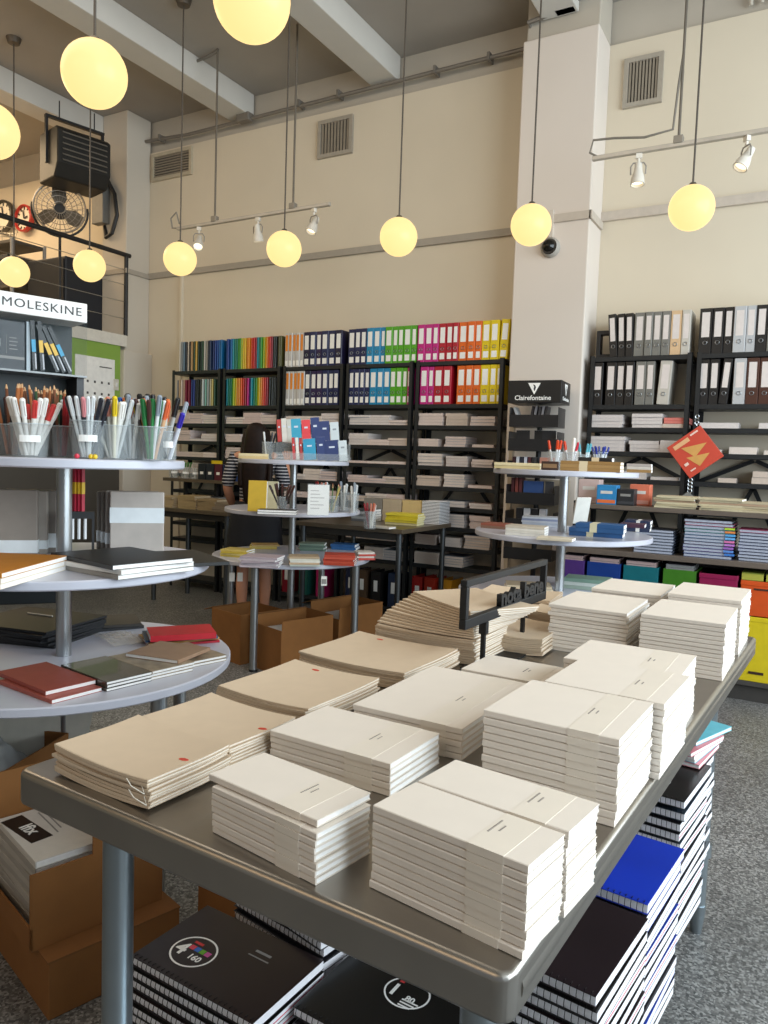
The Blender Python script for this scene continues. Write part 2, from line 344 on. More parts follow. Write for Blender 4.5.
# ------------------------------------------------------------ track lights
def spot(loc, rz, tilt, label):
    s = E('track_spotlight', loc, rz, label, 'spotlight', 'track spotlights'); s.scale = (.85, .85, .85)
    W_ = M('#d9d3c8', .4)
    MB().cbox((0, 0, -.02), (.05, .035, .04)).build('adapter', W_, s, bevel=.005)
    MB().cyl((0, 0, -.03), (0, 0, -.07), .012, n=10).build('stem', W_, s)
    yk = [(-.055, 0, -.16), (-.058, 0, -.1), (-.04, 0, -.072), (.04, 0, -.072), (.058, 0, -.1), (.055, 0, -.16)]
    MB().tube(yk, .006, 6).build('yoke', M('#8d8880', .4), s)
    rt = Matrix.Translation((0, 0, -.16)) @ Matrix.Rotation(tilt, 4, 'X')
    a = MB().lathe([(0, .085), (.028, .085), (.032, .04), (.034, .02), (.05, -.03), (.055, -.085), (.048, -.085), (.046, -.05)], n=24); a.v = [tuple(rt @ Vector(v)) for v in a.v]
    h = a.build('lamp_housing', W_, s, True)
    a = MB().lathe([(0, -.06), (.047, -.06)], n=24); a.v = [tuple(rt @ Vector(v)) for v in a.v]
    a.build('lens', M('#fff0cf', .3, 0, 0, 1, .5, 0, 1, 0, 1.3), h)
    return s
def track(name, x0, x1, Y, z, rods, lab):
    t = E(name, ((x0+x1)/2, Y, z), 0, lab, 'lighting track', 'ceiling lighting tracks'); w = (x1-x0)/2
    MB().box(-w, w, -.018, .018, 0, .028).build('rail', M('#b5aea3', .4, .3), t, bevel=.003)
    for x in rods:
        MB().cyl((x, 0, .02), (x, 0, WH-z), .009, n=8).build('hanger_rod', M('#6e675d', .5, .3), t)
        MB().cbox((x, 0, .045), (.06, .05, .05)).build('rod_clamp', M('#8e877c', .5, .3), t, bevel=.005)
    return t
tr = track('lighting_track', -5.37, -3.65, 5.37, 3.50, (-.4, .48), 'lighting track with three spotlights before the left upper wall')
MB().tube([(-.4, 0, 1.54-.02), (-.4-.1, 0, 1.5), (-.7, .02, 1.5), (-.78, .3, 1.45), (-.7, .6, 1.4), (-.7, .74, 1.32)], .014, 8).build('feed_conduit', CON, tr, True)
MB().tube([(-.86, 0, .02), (-.93, 0, .03), (-.95, 0, .12), (-.88, 0, .17), (-.84, 0, .06)], .008, 6).build('cable', M('#8d877d'), tr, True)
tr = track('lighting_track', -1.48, 1.6, 5.37, 3.515, (-.98,), 'lighting track with spotlights on the right before the tall vent')
MB().tube([(-1.5, 0, .02), (-1.56, 0, .06), (-1.54, 0, .14), (-1.4, 0, .13), (-1.2, 0, .1), (-1.02, 0, .12), (-1.0, 0, .4), (-.98, 0, .6)], .008, 6).build('cable', M('#7d776d'), tr, True)
for px, py, z, rz, tl, lab in ((199, 231, 3.5, .6, R(-38), 'leftmost spotlight on the left track, aimed aside'), (258, 221, 3.5, 0, R(10), 'middle spotlight on the left track, lit and aimed down'),
                        (314, 211, 3.5, -.3, R(-25), 'rightmost spotlight on the left track, tilted'), (639, 155, 3.515, .2, R(-8), 'spotlight on the right track below the tall vent, aimed down'),
                        (747, 139, 3.515, -.9, R(-30), 'tilted spotlight on the right track at the right edge')):
    spot((PY(px, py, 5.37).x, 5.37, z), rz, tl, lab)

# ------------------------------------------------------------ back shelving
SHM = M('#26282a', .45, .2, .12, 8)
LV = [2.26, 1.90, 1.72, 1.54, 1.375, 1.20, 1.03, .86, .69, .52, .10]
RV = [2.245, 1.885, 1.715, 1.535, 1.33, 1.12, .86, .5, .10]
YF, YB = 5.88, 6.16
def bay(x0, x1, levels, lab, grp):
    u = E('shelving_unit', (x0, YF, 0), 0, lab, 'shelving', grp); w = x1-x0; d = YB-YF; top = levels[0]+.01
    for x, s in ((.012, 1), (w-.012, -1)):
        for y, q in ((0, 1), (d, -1)):
            p = MB().box(min(x, x+s*.035), max(x, x+s*.035), min(y, y+q*.004), max(y, y+q*.004), 0, top).box(min(x, x+s*.004), max(x, x+s*.004), min(y, y+q*.035), max(y, y+q*.035), 0, top)
            p.build('post', SHM, u)
    for z in levels:
        MB().box(.016, w-.016, .006, d-.006, z-.035, z).build('shelf_board', SHM, u, bevel=.003)
    for za, zb in ((levels[4], levels[3]-.04), (levels[7], levels[4]-.04)):
        b = MB(); hgt = zb-za
        for s in (-1, 1):
            L = math.hypot(w/2-.05, hgt); b.cbox((w/2+s*(w/4-.02), d-.002, (za+zb)/2), (L, .004, .03), mat=Matrix.Rotation(s*math.atan2(hgt, w/2-.05), 4, 'Y'))
        b.build('cross_brace', SHM, u)
    return u
BX = [-5.94, -5.25, -4.50, -3.785, -3.07, -2.24]; BO = ['first', 'second', 'third', 'fourth', 'fifth']
for i in range(5): bay(BX[i], BX[i+1]-.004, LV, 'black metal shelving unit, %s from left along the back wall' % ('one with rainbow folders, second' if i == 1 else BO[i]), 'left run of back shelving')
RX = [-1.57, -.81, .02]
bay(RX[0], RX[1]-.004, RV, 'black metal shelving unit just right of the pillar, holding black and grey binders', 'right run of back shelving')
bay(RX[1], RX[2], RV, 'black metal shelving unit at the right edge behind the red hanging card', 'right run of back shelving')

# binders: body (the thing), spine label, finger ring, lower label
BINP = {}
def binder_proto(hexc, w, style):
    key = (hexc, w, style)
    if key in BINP: return BINP[key], False
    h, d, t = .318, .25, .004; m = M(hexc, .42, 0, .03)
    a = MB().prism([(-w/2, .006), (-w/2+.004, 0), (w/2-.004, 0), (w/2, .006), (w/2, d), (w/2-t, d), (w/2-t, .01), (-w/2+t, .01), (-w/2+t, d), (-w/2, d)], 0, h)
    o = a.build('lever_arch_binder', m)
    MB().box(-w/2+t+.001, w/2-t-.004, .03, d-.02, .006, h-.02).build('paper_block', PAGE, o)
    lw = w*.31
    if style == 'c':
        MB().box(-lw, lw, -.0012, .0002, .155, .285).build('spine_label', TAG, o); MB().box(-lw, lw, -.0012, .0002, .018, .07).build('lower_label', TAG, o)
        zr = .105
    elif style == 'g':
        MB().box(-lw, lw, -.0012, .0002, .115, .29).build('spine_label', M('#ddd2cc', .6), o); zr = .075
    else:
        MB().box(-lw, lw, -.0012, .0002, .15, .3).build('spine_label', M('#e58a2c', .5), o); MB().box(-lw, lw, -.0012, .0002, .012, .06).build('lower_label', TAG, o)
        zr = None
    if zr:
        MB().tube([(.013*math.cos(k*math.pi/8), -.001, zr+.013*math.sin(k*math.pi/8)) for k in range(17)], .0028, 6).build('finger_ring', CHROME, o, True)
    BINP[key] = o; return o, True
def put_binder(hexc, w, style, loc, rot, label, group):
    o, new = binder_proto(hexc, w, style)
    if not new: o = copy_tree(o)
    o.location = loc; o.rotation_euler = rot; tag(o, label, 'binder', group)
NAMES = {'#1d2550': 'navy', '#1f1b3a': 'dark navy', '#2d1f4a': 'dark violet', '#1a87b4': 'blue', '#55a51e': 'green', '#c01f7c': 'magenta', '#b0152b': 'red', '#df661a': 'orange', '#e0c416': 'yellow',
         '#1c1a1a': 'black', '#77756f': 'grey', '#c4bdb2': 'white', '#b9b9ba': 'silver', '#4a2a1e': 'brown', '#d6b48c': 'beige', '#8b8f96': 'light grey', '#8a1226': 'dark red', '#c9c6c2': 'clear'}
def binder_row(x0, seq, z, where, grp, lean=()):
    x = x0; cnt = {}
    tot = {}
    for c, w, s in seq: tot[c] = tot.get(c, 0)+1
    for i, (c, w, s) in enumerate(seq):
        if c is None: x += w; continue
        cnt[c] = cnt.get(c, 0)+1; nm = NAMES[c]
        pos = 'the only one' if tot[c] == 1 else ordn(cnt[c]-1)+' from left'
        if tot[c] == 1: lab = 'the only %s lever arch binder %s' % (nm, where)
        else: lab = '%s lever arch binder, %s of its colour %s' % (nm, ordn(cnt[c]-1), where)
        if s == 'o': lab = 'clear and orange file box, %s of a row %s' % (ordn(cnt[c]-1), where)
        a = R(lean[i]) if i < len(lean) else 0
        put_binder(c, w, s, (x+w/2, YF+.012+random.uniform(0, .012), z+(.001 if not a else abs(math.sin(a))*w/2+.001)), (0, a, 0), lab, grp); x += w+.0015
NV, DN, DV, BL, GR, MG, RD, OR, YL = '#1d2550', '#1f1b3a', '#2d1f4a', '#1a87b4', '#55a51e', '#c01f7c', '#b0152b', '#df661a', '#e0c416'
g1, g2 = 'binders on top of the left shelving', 'binders on the second shelf of the left shelving'
CLR = '#c9c6c2'
binder_row(-4.48, [(CLR, .042, 'o')]*5+[(DN, .07, 'c'), (NV, .07, 'c'), (DV, .06, 'c'), (NV, .075, 'c'), (NV, .075, 'c'), (DN, .07, 'c')], LV[0], 'on top of the third bay', g1)
binder_row(-4.46, [(CLR, .042, 'o')]*5+[(DN, .065, 'c'), (DV, .065, 'c'), (DV, .065, 'c'), (NV, .065, 'c'), (NV, .06, 'c'), (NV, .06, 'c')], LV[1], 'on the third bay, second shelf', g2)
binder_row(-3.77, [(NV, .075, 'c'), (NV, .06, 'c'), (NV, .06, 'c'), (BL, .07, 'c'), (BL, .07, 'c'), (BL, .045, 'c'), (GR, .075, 'c'), (GR, .05, 'c'), (GR, .055, 'c'), (GR, .075, 'c'), (GR, .05, 'c')], LV[0], 'on top of the fourth bay', g1)
binder_row(-3.745, [(NV, .055, 'c'), (NV, .055, 'c'), (NV, .05, 'c'), (NV, .05, 'c'), (BL, .075, 'c'), (BL, .065, 'c'), (BL, .065, 'c'), (GR, .06, 'c'), (GR, .06, 'c'), (GR, .045, 'c'), (MG, .045, 'c')], LV[1], 'on the fourth bay, second shelf', g2)
binder_row(-3.06, [(MG, .07, 'c'), (MG, .07, 'c'), (MG, .055, 'c'), (RD, .07, 'c'), (RD, .06, 'c'), (RD, .05, 'c'), (OR, .08, 'c'), (OR, .07, 'c'), (OR, .055, 'c'), (YL, .075, 'c'), (YL, .075, 'c'), (YL, .075, 'c')], LV[0], 'on top of the fifth bay', g1, [0]*11+[3])
binder_row(-3.02, [(MG, .075, 'c'), (MG, .05, 'c'), (RD, .085, 'c'), (RD, .075, 'c'), (None, .05, ''), (OR, .08, 'c'), (OR, .065, 'c'), (OR, .065, 'c'), (YL, .08, 'c'), (YL, .06, 'c'), (YL, .05, 'c')], LV[1], 'on the fifth bay, second shelf', g2)
K, G_, Wt, S_, Bn, Bg = '#1c1a1a', '#77756f', '#c4bdb2', '#b9b9ba', '#4a2a1e', '#d6b48c'
g3, g4 = 'binders on top of the right shelving', 'binders on the second shelf of the right shelving'
binder_row(-1.42, [(K, .058, 'g'), (K, .055, 'g'), (K, .055, 'g'), (G_, .075, 'g'), (G_, .055, 'g'), (G_, .06, 'g'), (G_, .06, 'g'), (Bg, .075, 'g'), (Wt, .06, 'g')], RV[0], 'on top of the bay beside the pillar', g3, [-5, -3, -2])
binder_row(-.795, [(K, .085, 'g'), (K, .075, 'g'), (K, .06, 'g'), (S_, .08, 'g'), (S_, .06, 'g'), (K, .07, 'g'), (G_, .07, 'g'), (K, .075, 'g'), (K, .07, 'g'), (G_, .07, 'g')], RV[0], 'on top of the rightmost bay', g3)
binder_row(-1.535, [(K, .075, 'g'), (None, .02, ''), (K, .075, 'g'), (K, .065, 'g'), (K, .065, 'g'), (None, .008, ''), (G_, .075, 'g'), (G_, .06, 'g'), (None, .02, ''), (Wt, .085, 'g')], RV[1], 'on the second shelf beside the pillar', g4, [0]*9+[3])
binder_row(-.78, [(K, .07, 'g'), (K, .065, 'g'), (K, .06, 'g'), (None, .03, ''), (S_, .08, 'g'), (Bn, .08, 'g'), (Bn, .075, 'g'), (K, .075, 'g'), (K, .075, 'g')], RV[1], 'on the second shelf of the rightmost bay', g4, [0, 0, 4])
o = MB().prism([(-.02, -.04), (.1, -.04), (.1, -.01), (.01, -.01), (.01, .14), (.1, .14), (.1, .17), (-.02, .17)], -.04, .04, 0, Matrix.Rotation(R(90), 4, 'X')).build('bookend', BLK, bevel=.004)
o.location = (-1.52, 6.0, RV[0]+.042); tag(o, 'black metal bookend at the left end of the right top shelf', 'bookend')

# thin folders
FP = {}
def folder_row(x0, x1, cols, z, h, where, grp):
    w = (x1-x0)/len(cols); cnt = {}; tot = {}
    for c, n in cols: tot[n] = tot.get(n, 0)+1
    for i, (c, n) in enumerate(cols):
        key = (c, h); cnt[n] = cnt.get(n, 0)+1
        if key not in FP:
            o = MB().prism([(-.008, .003), (-.005, 0), (.005, 0), (.008, .003), (.008, .22), (.0065, .22), (.0065, .006), (-.0065, .006), (-.0065, .22), (-.008, .22)], 0, h).build('presentation_folder', M(c, .3, 0, .03))
            MB().box(-.006, .003, .01, .21, .004, h-.006).build('paper_block', PAGE, o); FP[key] = o
        else: o = copy_tree(FP[key])
        o.location = (x0+w*(i+.5), YF+.014+random.uniform(0, .02), z+.001); 
        tag(o, ('the only thin %s folder %s' % (n, where)) if tot[n] == 1 else 'thin %s folder, %s of its colour %s' % (n, ordn(cnt[n]-1), where), 'folder', grp)
RB = [('#1b3f86', 'dark blue'), ('#1f66a8', 'blue'), ('#168a97', 'teal'), ('#13765c', 'sea green'), ('#3c8f2f', 'green'), ('#a7b527', 'lime'), ('#d8b51f', 'yellow'), ('#d98a22', 'amber'), ('#d95b22', 'orange'), ('#c12a24', 'red'), ('#8d1b2a', 'dark red')]
DKC = [('#20221f', 'black'), ('#57542c', 'olive')]
def ramp(n): return [RB[min(len(RB)-1, int(i*len(RB)/n))] for i in range(n)]
fg = 'thin folders on the left shelving'
folder_row(-5.86, -5.27, [('#c8c2b6', 'white'), ('#8f9396', 'grey'), ('#6c7f8c', 'slate'), ('#2b2d33', 'black'), ('#d0c6ba', 'white'), ('#3b3327', 'brown'), ('#b08a5a', 'tan'), ('#2f4a33', 'dark green'), ('#c9a24c', 'gold'), ('#23352a', 'dark green'), ('#23352a', 'dark green'), ('#31523b', 'dark green'), ('#bdb9ae', 'white'), ('#9c968a', 'grey'), ('#26344f', 'navy'), ('#26344f', 'navy'), ('#1c2f66', 'navy'), ('#1f3f86', 'navy'), ('#1f4f96', 'blue'), ('#1f66a8', 'blue'), ('#16679a', 'blue')], LV[0], .30, 'on top of the first bay', fg)
folder_row(-5.22, -4.52, ramp(18)+ramp(12)[3:]+[DKC[0]]*3+[DKC[1]]*2, LV[0], .30, 'on top of the second bay', fg)
folder_row(-5.9, -5.28, [('#8f9396', 'grey'), ('#c3a27e', 'tan'), ('#c9b9a8', 'cream'), ('#cfae9a', 'cream'), ('#7a1f33', 'maroon'), ('#7a1f33', 'maroon'), ('#20336e', 'navy'), ('#2c3f8c', 'navy'), ('#222423', 'black'), ('#222423', 'black'), ('#2a2c28', 'black'), ('#b9bdb8', 'white'), ('#7db3a6', 'pale teal'), ('#9aa09b', 'grey'), ('#bdb9a2', 'cream'), ('#c3b36a', 'gold'), ('#31523b', 'dark green'), ('#26344f', 'navy'), ('#2a2c38', 'black')], LV[1], .27, 'on the first bay, second shelf', fg)
folder_row(-5.22, -4.53, ramp(14)[3:]+[('#c01f7c', 'magenta'), ('#3a2a78', 'violet')]+ramp(11)[2:]+[DKC[0]]*4+[DKC[1]]*2, LV[1], .27, 'on the second bay, second shelf', fg)

# stacks of pads on the shelves
PADC = ['#d9c8c0', '#d3bfb8', '#ddd0c6', '#cdbcae', '#d6cdc8']
PP = {}
def pad_stack(x, y, z, w, d, n, t, where, grp, ci=None, cover='#b8aca6', name='exercise_pad', what='white pad'):
    ci = random.randrange(len(PADC)) if ci is None else ci
    for k in range(n):
        key = (round(w, 2), d, round(t, 3), ci, cover, name)
        if key not in PP:
            a = MB().box(-w/2+.002, w/2-.002, .002, d-.002, .0012, t-.0012); a.box(-w/2, w/2, 0, d, 0, .0012, 1).box(-w/2, w/2, 0, d, t-.0012, t-.0003, 1)
            PP[key] = o = a.build(name, [M(PADC[ci] if isinstance(ci, int) else ci, .8, 0, .05, 80), M(cover, .6)])
        else: o = copy_tree(PP[key])
        o.location = (x+random.uniform(-.006, .006), y+random.uniform(0, .012), z+.0008+k*t); o.rotation_euler = (0, 0, R(random.uniform(-1.2, 1.2)))
        tag(o, '%s, %s' % (what, where) if n == 1 else '%s, %s, %s' % (what, from_top(n-1-k, n), where), 'notepad', grp)
SIDE = ['left stack', 'middle stack', 'right stack']
for b in range(5):
    for l in range(2, 10):
        if b < 2 and l > 5: continue
        if b == 2 and l > 6: continue
        x0, x1 = BX[b]+.05, BX[b+1]-.06
        if b == 4: x1 -= .02
        ws = [random.uniform(.19, .235) for _ in range(3)]; gap = (x1-x0-sum(ws))/2; x = x0
        for s in range(3):
            h = random.choice([.05, .075, .1, .1, .11, .12]); t = random.choice([.022, .026]); n = max(1, int(h/t))
            if (b, l, s) in ((4, 6, 0), (3, 4, 0), (3, 4, 1)): n = 1
            if (b, l, s) == (4, 9, 2): x += ws[s]+gap; continue
            pad_stack(x+ws[s]/2, YF+.012, LV[l], ws[s], .24, n, t, '%s, %s shelf of %s bay, left shelving' % (SIDE[s], ordn(l), BO[b]), 'pads on the left back shelving', cover=random.choice(['#b8aca6', '#c9bfb6', '#8f99a8', '#c2a9a4'])); x += ws[s]+gap
for b, l, s, xx, w, n, t, cov, c in ((0, 2, 'left stack', -1.42, .25, 4, .024, '#cfc5c4', 4), (0, 2, 'middle stack', -1.12, .22, 4, .026, '#b9aeae', 4), (0, 2, 'right stack', -.92, .17, 1, .03, '#b98f86', 3),
                           (0, 3, 'left stack', -1.41, .27, 4, .028, '#c8c0bf', 4), (0, 3, 'middle stack', -1.13, .22, 3, .028, '#b5acaa', 4), (0, 3, 'right stack', -.93, .17, 1, .09, '#c7bbb2', 4),
                           (0, 4, 'left stack', -1.2, .2, 2, .03, '#c9c0bd', 4), (0, 4, 'right stack', -.97, .2, 1, .025, '#a9a19b', 4), (1, 2, 'left stack', -.63, .26, 1, .04, '#e6e0da', 4), (1, 2, 'right stack', -.25, .25, 1, .04, '#e6e0da', 4),
                           (1, 3, 'left stack', -.66, .12, 1, .03, '#e6e0da', 2), (1, 3, 'middle stack', -.46, .18, 1, .05, '#e6e0da', 2), (1, 3, 'right stack', -.2, .25, 1, .03, '#e6e0da', 2),
                           (1, 4, 'left stack', -.55, .12, 1, .035, '#8d877f', 3), (1, 4, 'right stack', -.24, .3, 2, .045, '#7f7972', 3)):
    pad_stack(xx, YF+.012, RV[l], w, .24, n, t, '%s, %s shelf of the %s' % (s, ordn(l), 'bay beside the pillar' if b == 0 else 'rightmost bay'), 'pads on the right back shelving', c, cov)
pad_stack(-.92, YF+.012, RV[2]+.0312, .17, .24, 2, .022, 'lying on the right stack, third shelf beside the pillar', 'pads on the right back shelving', '#d98074', '#c9584a', 'exercise_pad', 'red covered pad')
# coloured files along the floor level of the left shelving
cols = [(-4.4, '#8a1226', 'dark red'), (-4.2, '#1b5b52', 'teal'), (-4.0, '#b3195f', 'magenta'), (-3.67, '#20294a', 'navy'), (-3.545, '#5b4634', 'brown'), (-3.4, '#1c1a1a', 'black'), (-3.22, '#26344f', 'dark blue'), (-2.98, '#a31e1c', 'red'), (-2.86, '#b5301c', 'rust red'), (-2.7, '#c98a1c', 'amber'), (-2.45, '#b8451c', 'orange')]
for x, c, n in cols:
    o = MB().prism([(-.05, 0), (.05, 0), (.05, .24), (.046, .24), (.046, .004), (-.046, .004), (-.046, .24), (-.05, .24)], 0, .3, 0).build('file_box', M(c, .45, 0, .04)); MB().box(-.044, .044, .02, .22, .006, .27).build('paper_block', PAGE, o)
    MB().box(-.05, .05, -.002, .004, 0, .28).build('front_panel', M(c, .45, 0, .04), o)
    MB().box(-.02, .02, -.0032, -.0018, .12, .22).build('spine_label', TAG, o); o.location = (x, YF+.02, LV[10]+.001); tag(o, '%s file box standing on the lowest shelf of the left shelving' % n, 'file box', 'file boxes on the lowest shelf')

# ------------------------------------------------------------ books
BK = {}
def book_proto(w, d, t, hexc, page='#f1eeea', spine='y', band=None, name='notebook'):
    """cover wraps a spine on the near long side; pages show on the other three sides"""
    key = (round(w, 3), round(d, 3), round(t, 4), hexc, page, spine, band, name)
    if key in BK: return copy_tree(BK[key])
    c = min(.0014, t*.16); m = hexc if not isinstance(hexc, str) else M(hexc, .5, 0, .05, 30)
    if spine == 'y':
        e = min(.0009, t*.12); poly = [(-d/2+e*1.3, 0), (d/2, 0), (d/2, c), (-d/2+c*2, c), (-d/2+c*2, t-c), (d/2, t-c), (d/2, t), (-d/2+e*1.3, t), (-d/2, t-e), (-d/2, e)]
        mt = Matrix(((0, 0, 1, 0), (1, 0, 0, 0), (0, 1, 0, 0), (0, 0, 0, 1))); L = w
        o = MB().prism(poly, -L/2, L/2, 0, mt).build(name, m)
        MB().box(-w/2+.001, w/2-.001, -d/2+c*2, d/2-.001, c, t-c).build('page_block', M(page, .85, 0, .04, 90), o)
    else:
        poly = [(-w/2+.001, 0), (w/2, 0), (w/2, c), (-w/2+c, c), (-w/2+c, t-c), (w/2, t-c), (w/2, t), (-w/2+.001, t), (-w/2, t-.001), (-w/2, .001)]
        mt = Matrix(((1, 0, 0, 0), (0, 0, -1, 0), (0, 1, 0, 0), (0, 0, 0, 1)))
        o = MB().prism(poly, -d/2, d/2, 0, mt).build(name, m)
        MB().box(-w/2+c, w/2-.001, -d/2+.001, d/2-.001, c, t-c).build('page_block', M(page, .85, 0, .04, 90), o)
    if band:
        bc, u0, u1 = band
        MB().box(-w/2+u0*w, -w/2+u1*w, -d/2-.0003, d/2+.0003, -.0002, t+.0003).build('paper_band', M(bc, .6, 0, .02), o)
    BK[key] = o; return o
def stack(x, y, z, w, d, t, rz, cols, what, where, group, jit=.002, jr=1.0, spine='y', page='#f1eeea', band=None, cat='notebook', name='notebook', gap=.0004):
    """cols from bottom to top; what is a string or one word per book"""
    n = len(cols); out = []; zz = z
    for k, c in enumerate(cols):
        o = book_proto(w, d, t, c, page, spine, band, name)
        o.location = (x+random.uniform(-jit, jit), y+random.uniform(-jit, jit), zz+.0003); o.rotation_euler = (0, 0, rz+R(random.uniform(-jr, jr)))
        wh = what[k] if isinstance(what, (list, tuple)) else what
        tag(o, (wh+', '+where) if n == 1 else '%s, %s, %s' % (wh, from_top(n-1-k, n), where), cat, group); zz += t+gap; out.append(o)
    return out
def quad(pts, z):
    """centre, width, depth and turn of a rectangle on the horizontal surface at z; pts: near-left, far-left, far-right, near-right"""
    a, b, c, d = [PZ(px, py, z).to_2d() for px, py in pts]
    ce = (a+b+c+d)/4; u = ((d-a)+(c-b))/2; v = ((b-a)+(c-d))/2
    ang = math.atan2(u.y, u.x); ang2 = math.atan2(v.y, v.x)-math.pi/2
    return ce.x, ce.y, u.length, v.length, (ang+ang2)/2
def qstack(pts, zt, z, t, cols, what, where, group, verbose=False, **k):
    x, y, w, d, a = quad(pts, zt)
    if verbose: print('QUAD', where, round(x, 3), round(y, 3), round(w, 3), round(d, 3), round(math.degrees(a), 1))
    return stack(x, y, z, w, d, t, a, cols, what, where, group, **k)

# ------------------------------------------------------------ three round tiered displays
Z1, Z2, Z3 = .72, 1.05, 1.39
ALU = M('#a9acae', .32, .9, .03)
def round_display(c, rz, lab):
    r_ = E('tiered_display_table', (c[0], c[1], 0), rz, lab, 'display table', 'round tiered display tables')
    for z, k in ((Z1, .555), (Z2, .476), (Z3, .388)):
        MB().lathe([(0, -.028), (k-.004, -.028), (k, -.024), (k, -.004), (k-.004, 0), (0, 0)], (0, 0, z), 72).build('disc_shelf', DISC, r_, True)
    MB().cyl((0, 0, .0), (0, 0, Z1-.028), .025, n=20).cyl((0, 0, Z1+.0005), (0, 0, Z2-.0285), .025, n=20).cyl((0, 0, Z2+.0005), (0, 0, Z3-.0285), .025, n=20).build('centre_pole', ALU, r_, True)
    for k in range(4):
        t = math.pi/4+k*math.pi/2; x, y = .5*math.cos(t), .5*math.sin(t)
        l = MB().cyl((x, y, .012), (x, y, Z1-.028), .025, n=18).build('leg', ALU, r_, True); MB().cyl((x, y, 0), (x, y, .014), .028, n=14).build('foot', BLK, l)
    return r_
C1, C2, C3 = (-2.18, 1.68), (-3.21, 4.36), (-1.20, 4.12)
round_display(C1, R(-52.5+32-45+15), 'large grey three-tiered round display nearest the left edge, crowded with pens and notebooks')
round_display(C2, R(-36.5), 'grey three-tiered round display in the middle distance, before the woman')
round_display(C3, R(-15), 'grey three-tiered round display at right behind the steel table')

# ---- left display, top tier: header case
az = R(18.5); dv = Vector((math.sin(az), math.cos(az), 0))
ce = CC + ray(87, 378)*2.62; hc = Vector((ce.x, ce.y, Z3)) - dv*.155
case = E('notebook_display_case', hc, math.atan2(dv.y, dv.x), 'clear acrylic notebook case with white name header on the top tier', 'display case')
cz0, cz1, cz2 = 1.67-Z3, 1.85-Z3, 1.915-Z3
MB().box(-.155, .155, .0, .14, cz1, cz2).build('header', M('#ece9e4', .5), case, bevel=.003)
text('lettering', 'MOLESKINE', .0395, M('#3c3a39', .6), case, T(.009, -.001, (cz1+cz2)/2) @ UP, .0006, 0, 'CENTER', 1.13, 1.12)
a = MB().box(-.155, .155, .0, .003, cz0, cz1).box(-.155, -.152, .003, .14, cz0, cz1).box(.152, .155, .003, .14, cz0, cz1); a.build('acrylic_panel', CLEAR, case)
MB().box(-.155, .155, 0, .14, cz0-.006, cz0).build('case_floor', M('#8b8f90', .3), case)
for x in (-.14, .14): MB().box(x-.012, x+.012, .02, .12, 0, cz0-.006).build('support', M('#2c2c2e', .5), case)
MB().box(-.152, .152, .136, .14, 0, cz1).build('back_panel', M('#1d2628', .5), case)
Rc = Matrix.Translation(hc) @ Matrix.Rotation(math.atan2(dv.y, dv.x), 4, 'Z')
def in_case(bm, name, mats, label, M4, kids=()):
    o = bm.build(name, mats); o.matrix_world = Rc @ M4; tag(o, label, 'notebook', 'notebooks in the acrylic case')
    for nm, kb, km in kids: kb.build(nm, km, o)
    return o
in_case(MB().box(-.055, .055, 0, .02, 0, .155), 'boxed_notebook', M('#20262c', .4), 'large black boxed notebook facing front at left in the acrylic case', T(-.097, .02, cz0+.001),
        (('white_window', MB().box(-.05, -.02, -.001, 0, .07, .095), TAG), ('text_lines', MB().box(-.001, .0, -.001, 0, .05, .11).box(.008, .03, -.001, 0, .1, .103).box(.008, .034, -.001, 0, .088, .091).box(.008, .03, -.001, 0, .076, .079).box(.008, .033, -.001, 0, .064, .067), GREYP), ('pale_band', MB().box(-.055, .055, -.001, 0, .033, .042), GREYP)))
in_case(MB().box(-.006, .006, 0, .08, 0, .16), 'notebook', M('#aab7bd', .4), 'pale grey upright notebook beside the boxed one in the case', T(-.03, .02, cz0+.001))
for x, lean, c, bnd, lab in ((-.012, -3, '#17181a', '#2c9cc4', 'black notebook with blue band, leftmost upright in the case'), (.013, -4, '#17181a', '#e3b52a', 'black notebook with yellow band, upright in the case'),
                             (.062, -24, '#1c1d1f', '#e3b52a', 'black notebook with yellow band, leftmost of the leaning three'), (.083, -25, '#1c1d1f', '#e3b52a', 'black notebook with yellow band, middle of the leaning three'), (.104, -26, '#1c1d1f', '#2c9cc4', 'black notebook with blue band, rightmost leaning in the case')):
    in_case(MB().box(-.0065, .0065, 0, .085, 0, .162), 'notebook', M(c, .4), lab, T(x, .012, cz0+.004+abs(math.sin(R(lean)))*.006) @ Matrix.Rotation(R(lean), 4, 'Y'),
            (('colour_band', MB().box(-.0065, .0065, -.001, .086, .06, .1), M(bnd, .4)), ('page_edge', MB().box(.002, .0063, -.0005, .02, .005, .055), M('#c9ccd0'))))
# row of dark pens hanging under the case
for k in range(11):
    o = MB().cyl((0, 0, 0), (0, 0, .1), .0055, n=8).build('marker', M('#1d1d20', .35), None, True); MB().cyl((0, 0, .1), (0, 0, .13), .0062, n=8).build('cap', M('#d7dade' if k % 2 else '#26262a', .3), o, True)
    o.matrix_world = Rc @ T(-.07+k*.021, -.03, .03) @ Matrix.Rotation(R(6), 4, 'X'); tag(o, 'black fineliner, %s from left in the slanted row below the acrylic case' % ordn(k), 'pen', 'fineliners below the case')
rk = E('pen_rack', hc, math.atan2(dv.y, dv.x), 'low dark rack of fineliners below the acrylic case', 'rack')
MB().box(-.085, .155, -.06, -.01, .0, .028).build('base', M('#3a3533', .5), rk); MB().box(-.085, .155, -.064, -.06, 0, .06).build('front_lip', CLEARB, rk)

